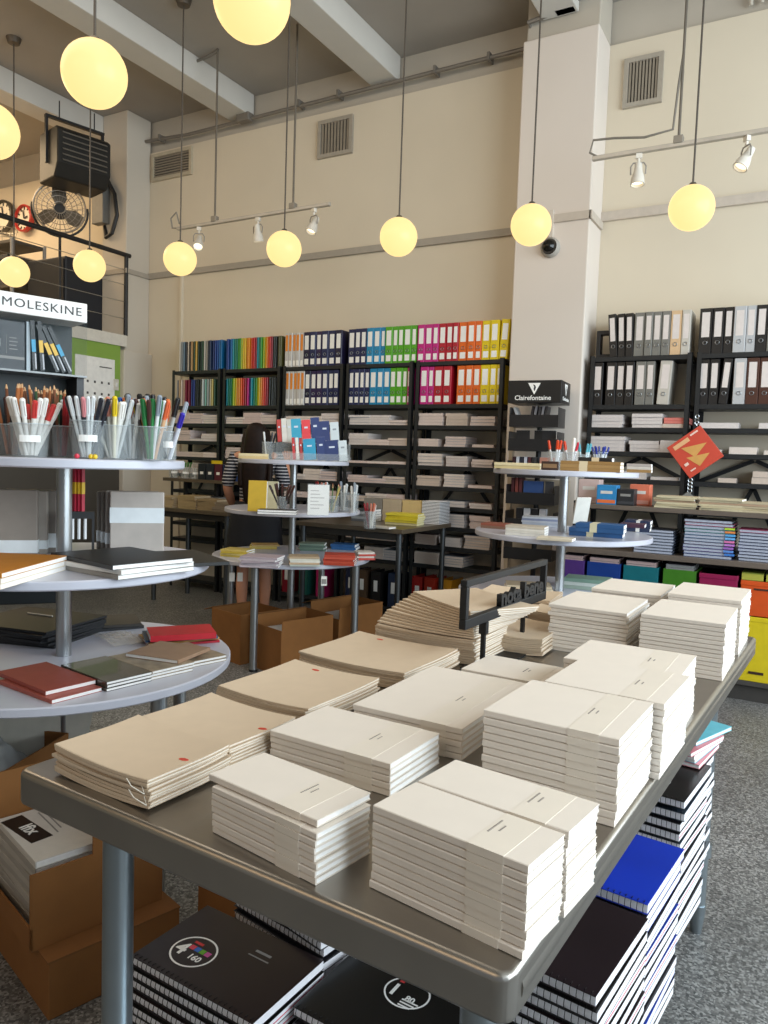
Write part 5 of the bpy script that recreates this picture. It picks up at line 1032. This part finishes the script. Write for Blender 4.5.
a.build('small_print', GREYP, cat_[-1])
# boxes behind, under the left display and the table
carton(.34, .3, .36, (-1.265, 1.69, 0), R(-12), 'brown cardboard box standing under the steel table behind its left legs', None, flaps=False)
carton(.44, .34, .47, (-2.27, 1.42, 0), R(20), 'brown cardboard box under the left display holding a clear plastic bag', None, flaps=False)
p0 = Vector((-2.265, 1.42, .36)); o = MB(); G_n = 25; vs = []
for j in range(G_n):
    for i in range(G_n):
        u, v = i/(G_n-1)*2-1, j/(G_n-1)*2-1; vs.append((u*.17, v*.12, .13*(1-u*u)*(1-v*v)+.022*math.sin(11*u+5*v)*math.cos(9*v-4*u)*(1-abs(u))+.02))
o.add(vs, [(j*G_n+i, j*G_n+i+1, (j+1)*G_n+i+1, (j+1)*G_n+i) for j in range(G_n-1) for i in range(G_n-1)])
o = o.build('plastic_bag', M('#b9bcbc', .2, 0, .1, 8, .5, 0, .7), None, True, loc=p0, rz=R(20)); s = o.modifiers.new('s', 'SOLIDIFY'); s.thickness = .002; tag(o, 'crumpled grey plastic bag in the brown box under the left display', 'bag')
bpp = CC + ray(95, 725)*2.62
o = E('board_panel', (bpp.x, bpp.y, 0), R(50), 'pale board panel leaning beneath the left display', 'panel'); MB().prism([(-.6, 0), (-.1, 0), (.02, .67), (-.6, .67)], -.012, .012, 0, UP).build('panel', M('#cdc8bb', .6), o); MB().box(-.6, .015, -.016, .016, .66, .68).build('edge_strip', M('#b8b3a6', .6), o)

# ------------------------------------------------------------ steel table
TZ = .92; tz = R(-3.1)
def steel_mat():
    m = bpy.data.materials.new('brushed_steel'); m.use_nodes = True; nt = m.node_tree; b = nt.nodes['Principled BSDF']
    b.inputs['Metallic'].default_value = .95; b.inputs['Roughness'].default_value = .29
    tc = nt.nodes.new('ShaderNodeTexCoord'); mp = nt.nodes.new('ShaderNodeMapping'); mp.inputs['Scale'].default_value = (6, 6, 6); n = nt.nodes.new('ShaderNodeTexNoise'); n.inputs['Scale'].default_value = 1.5
    r = nt.nodes.new('ShaderNodeValToRGB'); r.color_ramp.elements[0].color = (*lin('#a09b94'), 1); r.color_ramp.elements[1].color = (*lin('#a6a19a'), 1); r.color_ramp.elements[0].position = .35; r.color_ramp.elements[1].position = .65
    nt.links.new(tc.outputs['Object'], mp.inputs[0]); nt.links.new(mp.outputs[0], n.inputs['Vector']); nt.links.new(n.outputs['Fac'], r.inputs[0]); nt.links.new(r.outputs[0], b.inputs['Base Color']); return m
STL = steel_mat()
TL, TW_ = 1.86, .828
nr = Vector((-.226, .68, 0)); ux = Vector((math.cos(tz), math.sin(tz), 0)); uy = Vector((-math.sin(tz), math.cos(tz), 0))
tc_ = nr - ux*TW_/2 + uy*TL/2
tb = E('steel_work_table', tc_, tz, 'long stainless steel work table piled with white notebooks', 'table')
rr_ = .034; w, d = TW_/2, TL/2
o = MB().prism([(-w+.012, -d), (w-.012, -d), (w, -d+.012), (w, d-.012), (w-.012, d), (-w+.012, d), (-w, d-.012), (-w, -d+.012)], TZ-.055, TZ).build('tabletop', STL, tb, True); bv = o.modifiers.new('bevel', 'BEVEL'); bv.width = .022; bv.segments = 5; bv.limit_method = 'ANGLE'
for sx in (-1, 1): 
    MB().tube([(sx*(w-.0245), -d+.03, TZ-.0265), (sx*(w-.0245), d-.03, TZ-.0265)], .0262, 18).build('rolled_edge', STL, tb, True)
GALV = M('#9aa3a8', .3, .9, .08, 6)
for x, y in ((-w+.145, -d+.08), (w-.07, -d+.09), (-w+.09, d-.08), (w-.105, d-.09)):
    l = MB().cyl((x, y, .05), (x, y, TZ-.056), .0235, n=20).build('leg', GALV, tb, True)
    MB().cyl((x, y, 0), (x, y, .09), .017, .027, 16).build('foot', GALV, l, True); MB().cyl((x, y, .245), (x, y, .285), .031, n=18).build('collar', GALV, l, True)
MB().box(-w+.04, w-.12, -d+.05, d-.05, .252, .278).build('undershelf', GALV, tb, bevel=.006)

SG = 'white notebooks stacked on the steel table'
CRM = '#e5dacd'
CREAMC = M(CRM, .75, 0, .012, 25)
def title(o, w, d, t, sgn=1, u=.18, v=-.1):
    a = MB()
    x0 = w*u; y0 = d*v
    for k, L in enumerate((.034, .016)):
        n_ = 11 if k == 0 else 5
        for q in range(n_): a.box(x0+.009*k, x0+.009*k+.0022, y0+q*L/n_+(.009 if k else 0), y0+(q+.62)*L/n_+(.009 if k else 0), t, t+.0003)
    a.build('printed_title', M('#857d77', .7, 0, 0), o)
def nstack(x, y, w, d, rot, zt, n, where, z=TZ, top_title=True, band_=True, jit=.0014, jr=.35, u=.16, grp=SG, name_='white notebook'):
    t = (zt-z)/n-.0010
    out = stack(x, y, z, w, d, t, R(rot), [CREAMC]*n, name_, where, grp, jit=jit, jr=jr, page='#f4f2ef', gap=.0010)
    for k, o in enumerate(out):
        if band_ and not any(c.name.startswith('paper_band') for c in o.children):
            MB().box(w*.14, w*.36, -d/2-.0004, d/2+.0002, -.0001, t+.00035).build('paper_band', M('#e5dacb', .55, 0, .015), o)
    if top_title: title(out[-1], w, d, t+.0003, u=u)
    return out, t
nstack(-.318, .772, .199, .086, -8.4, TZ+.1, 10, 'nearest stack at the table corner')
nstack(-.305, .864, .200, .090, -7, TZ+.1, 10, 'stack tucked behind the nearest one')
nstack(-.564, .775, .188, .10, -9, TZ+.064, 7, 'left front stack', top_title=False)
nstack(-.574, .783, .196, .10, -8.4, TZ+.0745, 1, 'shifted loose on top of the left front stack', TZ+.0645)
nstack(-.632, 1.046, .230, .156, -2.4, TZ+.052, 5, 'middle left stack behind the left front one')
nstack(-.590, 1.311, .217, .32, -1.3, TZ+.056, 5, 'low stack left of the tall middle ones')
nstack(-.309, 1.158, .204, .20, -2.7, TZ+.126, 11, 'tall middle stack')
nstack(-.282, 1.364, .2, .20, -3.1, TZ+.126, 11, 'tall stack right behind the tall middle one')
nstack(-.302, 1.572, .220, .19, -.8, TZ+.118, 10, 'third tall stack along the right edge')
nstack(-.545, 1.58, .195, .15, -3, TZ+.05, 4, 'low stack behind the sign posts', u=.1)
nstack(-.498, 2.119, .206, .26, -1.1, TZ+.126, 12, 'far stack left of the far right pair', top_title=False, band_=False, jit=.004)
nstack(-.258, 2.074, .194, .26, -1.2, TZ+.138, 13, 'front stack of the far right pair', top_title=False, band_=False)
nstack(-.245, 2.37, .190, .25, -1.6, TZ+.15, 13, 'rear stack of the far right pair', top_title=False, band_=False)
nstack(-.464, 2.40, .199, .24, -1.1, TZ+.135, 12, 'farthest stack behind the far left one', top_title=False, band_=False)

# soft tan notebooks, sagging, stitched spine
def soft_book(w, d, t, warp, hexc='#d3c2a6', mark=False):
    nx, ny = 14, 10; a = MB()
    for mi, (z0, z1, ins) in enumerate(((0, .0009, 0), (t-.0009, t, 0), (.0009, t-.0009, .0012))):
        vs = []; 
        for z in (z0, z1):
            for j in range(ny+1):
                for i in range(nx+1):
                    x = (-w/2+ins)+(w-2*ins)*i/nx; y = (-d/2+ins)+(d-2*ins)*j/ny; vs.append((x, y, z+warp(x/w*2, y/d*2)))
        N = (nx+1)*(ny+1); q = lambda j, i, l: l*N+j*(nx+1)+i
        fs = [(q(j, i, 1), q(j, i+1, 1), q(j+1, i+1, 1), q(j+1, i, 1)) for j in range(ny) for i in range(nx)]+[(q(j, i, 0), q(j+1, i, 0), q(j+1, i+1, 0), q(j, i+1, 0)) for j in range(ny) for i in range(nx)]
        fs += [(q(0, i, 0), q(0, i+1, 0), q(0, i+1, 1), q(0, i, 1)) for i in range(nx)]+[(q(ny, i, 0), q(ny, i, 1), q(ny, i+1, 1), q(ny, i+1, 0)) for i in range(nx)]
        fs += [(q(j, 0, 0), q(j, 0, 1), q(j+1, 0, 1), q(j+1, 0, 0)) for j in range(ny)]+[(q(j, nx, 0), q(j+1, nx, 0), q(j+1, nx, 1), q(j, nx, 1)) for j in range(ny)]
        if mi < 2: a.add(vs, fs)
        else: pg = MB().add(vs, fs)
    vs = []
    for y in (-d/2-.0008, -d/2+.0012):
        for z in (0, t): vs += [(-w/2+w*i/nx, y, z+warp(2*i/nx-1, -1)) for i in range(nx+1)]
    N = nx+1; fs = []
    for i in range(nx):
        for l0, l1 in ((0, 1), (1, 3), (3, 2), (2, 0)): fs.append((l0*N+i, l0*N+i+1, l1*N+i+1, l1*N+i))
    fs += [(0, N, 3*N, 2*N), (nx, 2*N+nx, 3*N+nx, N+nx)]; a.add(vs, fs)
    o = a.build('soft_cover_notebook', M(hexc, .8, 0, .02, 30), None, True); pg.build('pages', M('#ded5c8', .85, 0, .04, 90), o)
    if mark:
        mx, my = mark; vs = []; n_ = 16
        for q_ in range(n_):
            tt = 2*math.pi*q_/n_; x = mx*w+.0095*math.cos(tt); y = my*d+.0045*math.sin(tt); vs.append((x, y, t+.0004+warp(x/w*2, y/d*2)))
        m_ = MB().add(vs, [tuple(range(n_))]).build('red_oval_mark', M('#c8402c', .5), o); s = m_.modifiers.new('s', 'SOLIDIFY'); s.thickness = .0004
    return o
TANC = '#cfb99e'
def soft_stack(x, y, w, d, rot, n, where, warp, mark, z=TZ, grp='tan notebooks on the steel table', t=.0042, cords=0, hexc=TANC, jr=1.2):
    a = R(rot)
    p0 = None
    for k in range(n):
        if k == n-1: o = soft_book(w, d, t, warp, hexc, mark)
        elif p0 is None: o = p0 = soft_book(w, d, t, warp, hexc)
        else: o = copy_tree(p0)
        o.location = (x+random.uniform(-.003, .003), y+random.uniform(-.003, .003), z+.0004+k*(t+.0007)); o.rotation_euler = (0, 0, a+R(random.uniform(-jr, jr)))
        tag(o, 'soft tan notebook, %s, %s' % (from_top(n-1-k, n), where), 'notebook', grp)
        if k in (n-3, n-6) and cords:
            zc = warp(1, -1)+.002
            MB().tube([(w/2-.01, -d/2-.002, zc), (w/2+.008, -d/2-.012, zc-.004), (w/2-.012, -d/2-.018, zc+.004), (w/2-.03, -d/2-.012, zc+.008)], .0007, 5).build('binding_thread', M('#efe9dc'), o, True)
    return o
w1 = lambda x, y: .010*max(0, y)**1.5*(.4-.6*x) + .006*max(0, -x-.3)*(1-y)*.5
w0 = lambda x, y: .005*x*x + .004*max(0, y)**2
soft_stack(-.875, .818, .215, .156, -3.5, 9, 'nearest tan stack at the left table edge', w0, (.41, .02), cords=1)
soft_stack(-.870, .985, .212, .158, -4.1, 8, 'second tan stack along the left edge', w0, (.44, .06), cords=1)
soft_stack(-.880, 1.235, .226, .235, -3.5, 8, 'third tan stack along the left edge', w0, (-.16, .40))
soft_stack(-.876, 1.555, .290, .25, -3.9, 8, 'fourth tan stack along the left edge', w0, (-.22, .40))
wf = lambda x, y: .004*(x*x)
FX, FY, FW, FD, FA = -.838, 1.815, .285, .21, R(-2)
soft_stack(FX, FY, FW, FD, -2, 11, 'lower part of the fanned stack behind the sign', wf, False, grp='fanned tan notebooks', t=.0050, jr=2)
p0 = None
for k in range(12):
    fan_a = (fan_a + random.uniform(1.0, 4.6)) if k else 2
    o = soft_book(FW, FD, .0046, lambda x, y: .003*x*x, TANC, False) if p0 is None else copy_tree(p0)
    p0 = p0 or o; an = FA-R(fan_a); px_, py_ = .125, -.09
    vx, vy = math.cos(FA)*px_-math.sin(FA)*py_, math.sin(FA)*px_+math.cos(FA)*py_
    wx, wy = math.cos(an)*px_-math.sin(an)*py_, math.sin(an)*px_+math.cos(an)*py_
    o.location = (FX+vx-wx, FY+vy-wy, TZ+.0660+k*.0058); o.rotation_euler = (0, 0, an); tag(o, 'soft tan notebook fanned out behind the sign, %s in the fan' % from_top(11-k, 12), 'notebook', 'fanned tan notebooks')
soft_stack(-.655, 2.0, .13, .22, 1, 9, 'stack behind the right sign post', w0, False, grp='far tan notebooks')
soft_stack(-.855, 2.22, .24, .18, 1, 10, 'left rear stack of the table', w0, False, grp='far tan notebooks')
soft_stack(-.84, 2.42, .25, .18, 3, 13, 'far stack at the left rear corner', w0, False, grp='far tan notebooks')
soft_stack(-.655, 2.33, .16, .24, 0, 11, 'far stack before the right display', w0, False, grp='far tan notebooks')

# the black lettered sign
b0, b1 = PZ(482, 668, TZ), PZ(521.5, 648, TZ)
sdir = Vector((b1.x-b0.x, b1.y-b0.y, 0)); print('sign posts', b0, b1, sdir.length); sdir.normalize(); ang = math.atan2(sdir.y, sdir.x); mid = (b0+b1)/2
sg = E('table_sign', (mid.x, mid.y, TZ), ang, 'black metal frame sign with cut-out lettering on two posts', 'sign')
def at_sign(px, py):                  # a point on the vertical plane of the sign
    n_ = Vector((-sdir.y, sdir.x, 0)); dd = ray(px, py); q = CC+dd*(((mid-CC).dot(n_))/dd.dot(n_)); return (q-mid).dot(sdir), q.z-TZ
SB = M('#17181a', .5, .2)
(l0, zt0), (_, zb0), (r0, zt1), (_, zb1) = at_sign(464, 579), at_sign(461, 628), at_sign(545, 560), at_sign(542, 601)
print('sign', l0, zt0, zb0, r0, zt1, zb1)
zt_, zb_ = (zt0+zt1)/2, (zb0+zb1)/2; fw = .016; th = .009
f = MB().box(l0, r0, -th, th, zt_-fw, zt_).box(l0, r0, -th, th, zb_, zb_+fw*1.5).box(l0, l0+fw, -th, th, zb_+fw*1.5, zt_-fw).box(r0-fw*.8, r0, -th, th, zb_+fw*1.5, zt_-fw)
f.build('frame', SB, sg, bevel=.002)
hl = sdir.length
for s in (-1, 1):
    pl = (b1-b0).length/2*s
    MB().box(pl-.005, pl+.005, -.005, .005, .004, zb_).build('post', SB, sg)
    MB().box(pl-.008, pl+.008, -.0095, .0095, zb_-.03, zb_).build('clamp', SB, sg)
MB().box(-(b1-b0).length/2-.04, (b1-b0).length/2+.04, -.04, .04, 0, .004).build('base_plate', SB, sg)
text('lettering', 'nota bene', (zt_-zb_)*.50, SB, sg, T(r0-fw-.005, -.0, zb_+fw*1.5+(zt_-zb_)*.17) @ UP, .007, .0022, 'RIGHT', 1.3, .98)

# ------------------------------------------------------------ spiral notebooks on the undershelf
UZ = .279
def big_spiral(w, d, t, hexc, edge='#e9e7ea', red=False, side='near'):
    key = ('bs', round(w, 3), round(d, 3), round(t, 4), hexc, red)
    if key in BK: return copy_tree(BK[key])
    o = MB().box(-w/2, w/2, -d/2, d/2, 0, .0014).box(-w/2, w/2, -d/2, d/2, t-.0014, t).build('spiral_notebook', M(hexc, .28, 0, .1, 6, .5), bevel=.0006)
    MB().box(-w/2+.002, w/2-.0005, -d/2+.003, d/2-.001, .0012, t-.0012).build('page_block', M(edge, .8, 0, .05, 90), o)
    if red: MB().box(-w/2+.0028, w/2-.0002, -d/2+.0035, d/2-.0008, t*.4, t*.52).build('coloured_divider', M('#c8485c'), o)
    a = MB(); n_ = int(w/.0115); r_ = t*.56
    for q in range(n_):
        x = -w/2+.008+q*(w-.016)/(n_-1)
        a.tube([(x, -d/2+.007+r_*.85*math.cos(th_), t/2+r_*math.sin(th_)*1.05) for th_ in [R(v) for v in (60, 100, 140, 180, 220, 260, 300)]], .0008, 4)
    a.build('spiral_wire', M('#2b2a2c', .3, .7), o)
    BK[key] = o; return o
def sp_stack(c, w, d, ts, rz, cols, where, grp, z=UZ, jr=2, jit=.006, red=()):
    zz = z; n = len(cols); out = []
    for k, (cc, nm) in enumerate(cols):
        t = ts; o = big_spiral(w, d, t, cc, red=(k in red)); o.location = (c[0]+random.uniform(-jit, jit), c[1]+random.uniform(-jit, jit), zz+.0022); o.rotation_euler = (0, 0, rz+R(random.uniform(-jr, jr)))
        tag(o, '%s spiral notebook, %s, %s' % (nm, from_top(n-1-k, n), where), 'notebook', grp); zz += t*1.18+.0008; out.append(o)
    return out
def round_logo(o, w, d, t, cx, cy, rad, big, small):
    """printed white ring with number and lines"""
    z = t+.0003; a = MB(); n_ = 40; vs = []
    for q in range(n_):
        an = 2*math.pi*q/n_; vs += [(cx+rad*math.cos(an), cy+rad*.92*math.sin(an), z), (cx+rad*.92*math.cos(an), cy+rad*.84*math.sin(an), z)]
    a.add(vs, [(2*q, (2*q+2) % (2*n_), (2*q+3) % (2*n_), 2*q+1) for q in range(n_)]); a.build('badge_ring', TAG, o)
    text('badge_number', big, rad*.95, TAG, o, T(cx-rad*.55, cy-rad*.12, z), .0001, .0012)
    text('badge_print', small, rad*.42, TAG, o, T(cx+rad*.3, cy-rad*.28, z), .0001, .0005)
    if big == '4':
        for k, c in enumerate(('#d9485a', '#3f74c8', '#6aa832', '#c85a9a')): MB().box(cx-rad*.35+k*rad*.27, cx-rad*.1+k*rad*.27, cy+rad*.05, cy+rad*.3, z-.0001, z+.0001).build('colour_swatch', M(c), o)
        MB().box(cx-rad*.4, cx+rad*.05, cy+rad*.42, cy+rad*.55, z-.0001, z+.0001).build('red_print', M('#c83a3a'), o)
    else:
        MB().box(cx-rad*.62, cx-rad*.4, cy+rad*.42, cy+rad*.6, z-.0001, z+.0001).build('red_print', M('#c83a3a'), o)
        for k in range(3): MB().box(cx+rad*.0, cx+rad*(.75-.1*k), cy-rad*(.02+.17*k)-rad*.35, cy-rad*(.1+.17*k)-rad*.35, z-.0001, z+.0001).build('fine_print', TAG, o)
x, y, w_, d_, a_ = -.868, 1.012, .292, .19, R(-2.5)
DKB = [('#1a1918', 'black'), ('#241a1c', 'black'), ('#1c1a1c', 'black')]
out = sp_stack((x, y), w_, d_, .0175, a_, [DKB[k % 3] for k in range(11)], 'front left stack under the steel table', 'spiral notebooks under the table, front left', red=(6, 8, 9), jr=1.5, jit=.004)
top = out[-1]; round_logo(top, w_, d_, .0175, -w_*.21, -d_*.12, d_*.24, '4', '160')
a = MB(); a.box(w_*.1, w_*.22, d_*.22, d_*.25, .0177, .0179).box(w_*.08, w_*.24, d_*.15, d_*.165, .0177, .0179); a.build('small_title', GREYP, top)
x, y, a_ = -.575, 1.085, R(-4)
out = sp_stack((x, y), .26, .19, .0175, a_, [DKB[k % 3] for k in range(10)], 'front middle stack under the steel table', 'spiral notebooks under the table, front middle', jr=2)
round_logo(out[-1], .26, .19, .0175, .012, .045, .042, '1', '80'); 
sp_stack((-.84, 1.235), .25, .19, .0175, R(-12), [('#1d1c20', 'black')]*12, 'stack behind the front left one under the steel table', 'spiral notebooks under the table, inner', jr=3)
rx = R(-6)
def rstk(cx, cy, n, cols, where, ztop, jr=1, red=()):
    t = (ztop-UZ)/n/1.18-.0007
    return sp_stack((cx, cy), .21, .262, t, rx, [cols[k % len(cols)] for k in range(n)], where, 'spiral notebooks under the table, right side', jr=jr, jit=.003, red=red), t
o, t_ = rstk(-.333, 1.295, 14, DKB, 'first right side stack under the steel table', .60, red=(7, 10))
o, t_ = rstk(-.318, 1.58, 13, [('#1d1c20', 'black'), ('#1c1a1c', 'black'), ('#1f3a9a', 'blue')], 'second stack, right side under the table', .582, red=(5, 8))
b = big_spiral(.21, .262, .02, '#1a37b0'); b.location = (-.313, 1.58, .588); b.rotation_euler = (0, 0, rx); tag(b, 'bright blue spiral notebook on top of the second right stack under the table', 'notebook', 'blue spiral notebook')
o, t_ = rstk(-.312, 1.99, 14, [('#1d1c20', 'black'), ('#26303a', 'slate'), ('#1c1a1c', 'black')], 'third stack, right side under the table', .62, red=(4, 9, 11))
b = big_spiral(.21, .275, .019, '#1b1917'); b.location = (-.309, 2.0, .627); b.rotation_euler = (0, 0, rx); tag(b, 'black spiral notebook with white oval badge atop the third right stack', 'notebook', 'badge spiral notebook')
round_logo(b, .21, .275, .019, .0, -.05, .05, '1', '80')
for k, (c, n) in enumerate((('#d98a92', 'pink'), ('#6fbccb', 'aqua'), ('#e8e6e4', 'white'), ('#cf8088', 'rose'), ('#6cc0cd', 'turquoise'))):
    o = book_proto(.15, .2, .011, c, spine='x'); o.location = ((-.275, -.28, -.275, -.275, -.265)[k], (2.18, 2.185, 2.18, 2.165, 2.225)[k], .6495+k*.0118); o.rotation_euler = (0, 0, R(-8-3*k)); tag(o, '%s notebook in the pastel pile by the far right leg, %s' % (n, from_top(4-k, 5)), 'notebook', 'pastel notebooks under the table')
sp_stack((-.32, 2.27), .2, .24, .0195, rx, [('#1d1c20', 'black')]*15, 'fourth stack, right side under the table', 'spiral notebooks under the table, right side', jr=2)

# ------------------------------------------------------------ camera, light, view
cam = bpy.data.objects.new('camera', bpy.data.cameras.new('camera')); COL.objects.link(cam)
cam.matrix_world = Matrix(((CR.x, CU.x, -CF.x, CC.x), (CR.y, CU.y, -CF.y, CC.y), (CR.z, CU.z, -CF.z, CC.z), (0, 0, 0, 1)))
cam.data.sensor_fit = 'VERTICAL'; cam.data.sensor_height = 36; cam.data.lens = FPX/1024*36; cam.data.clip_start = .02
SC.camera = cam
def area(name, loc, rot, sx, sy, e, col):
    l = bpy.data.lights.new(name, 'AREA'); l.shape = 'RECTANGLE'; l.size = sx; l.size_y = sy; l.energy = e; l.color = col
    o = bpy.data.objects.new(name, l); COL.objects.link(o); o.location = loc; o.rotation_euler = rot; return o
area('window_daylight', (3.15, 2.2, 2.8), (0, R(90), 0), 3.6, 7.0, 400, (.80, .92, 1))
area('front_window_daylight', (-.2, -3.15, 2.2), (R(90), 0, 0), 6.5, 3.0, 4, (.9, .95, 1))
for i, (x, y) in enumerate(gl):
    pass
area('warm_wall_fill', (-4.0, 2.4, 4.72), (R(42), 0, 0), 7, 2.6, 85, (1, .86, .69))  # added warm fill tilted to wash the back wall, standing in for globe light
area('rear_shop_lamps', (-2.6, -2.2, 3.9), (R(38), 0, R(-10)), 4, 1.5, 20, (1, .72, .45))
area('mezzanine_lamp', (-9.0, 4.6, 4.75), (0, 0, 0), 2.5, 1.6, 70, (1, .74, .45))
w = bpy.data.worlds.new('shop_world'); SC.world = w; w.use_nodes = True; bg = w.node_tree.nodes['Background']; bg.inputs[0].default_value = (.75, .85, 1, 1); bg.inputs[1].default_value = .14
SC.view_settings.view_transform = 'Standard'; SC.view_settings.look = 'None'; SC.view_settings.gamma = 1; SC.view_settings.use_curve_mapping = False
SC.view_settings.exposure = .36
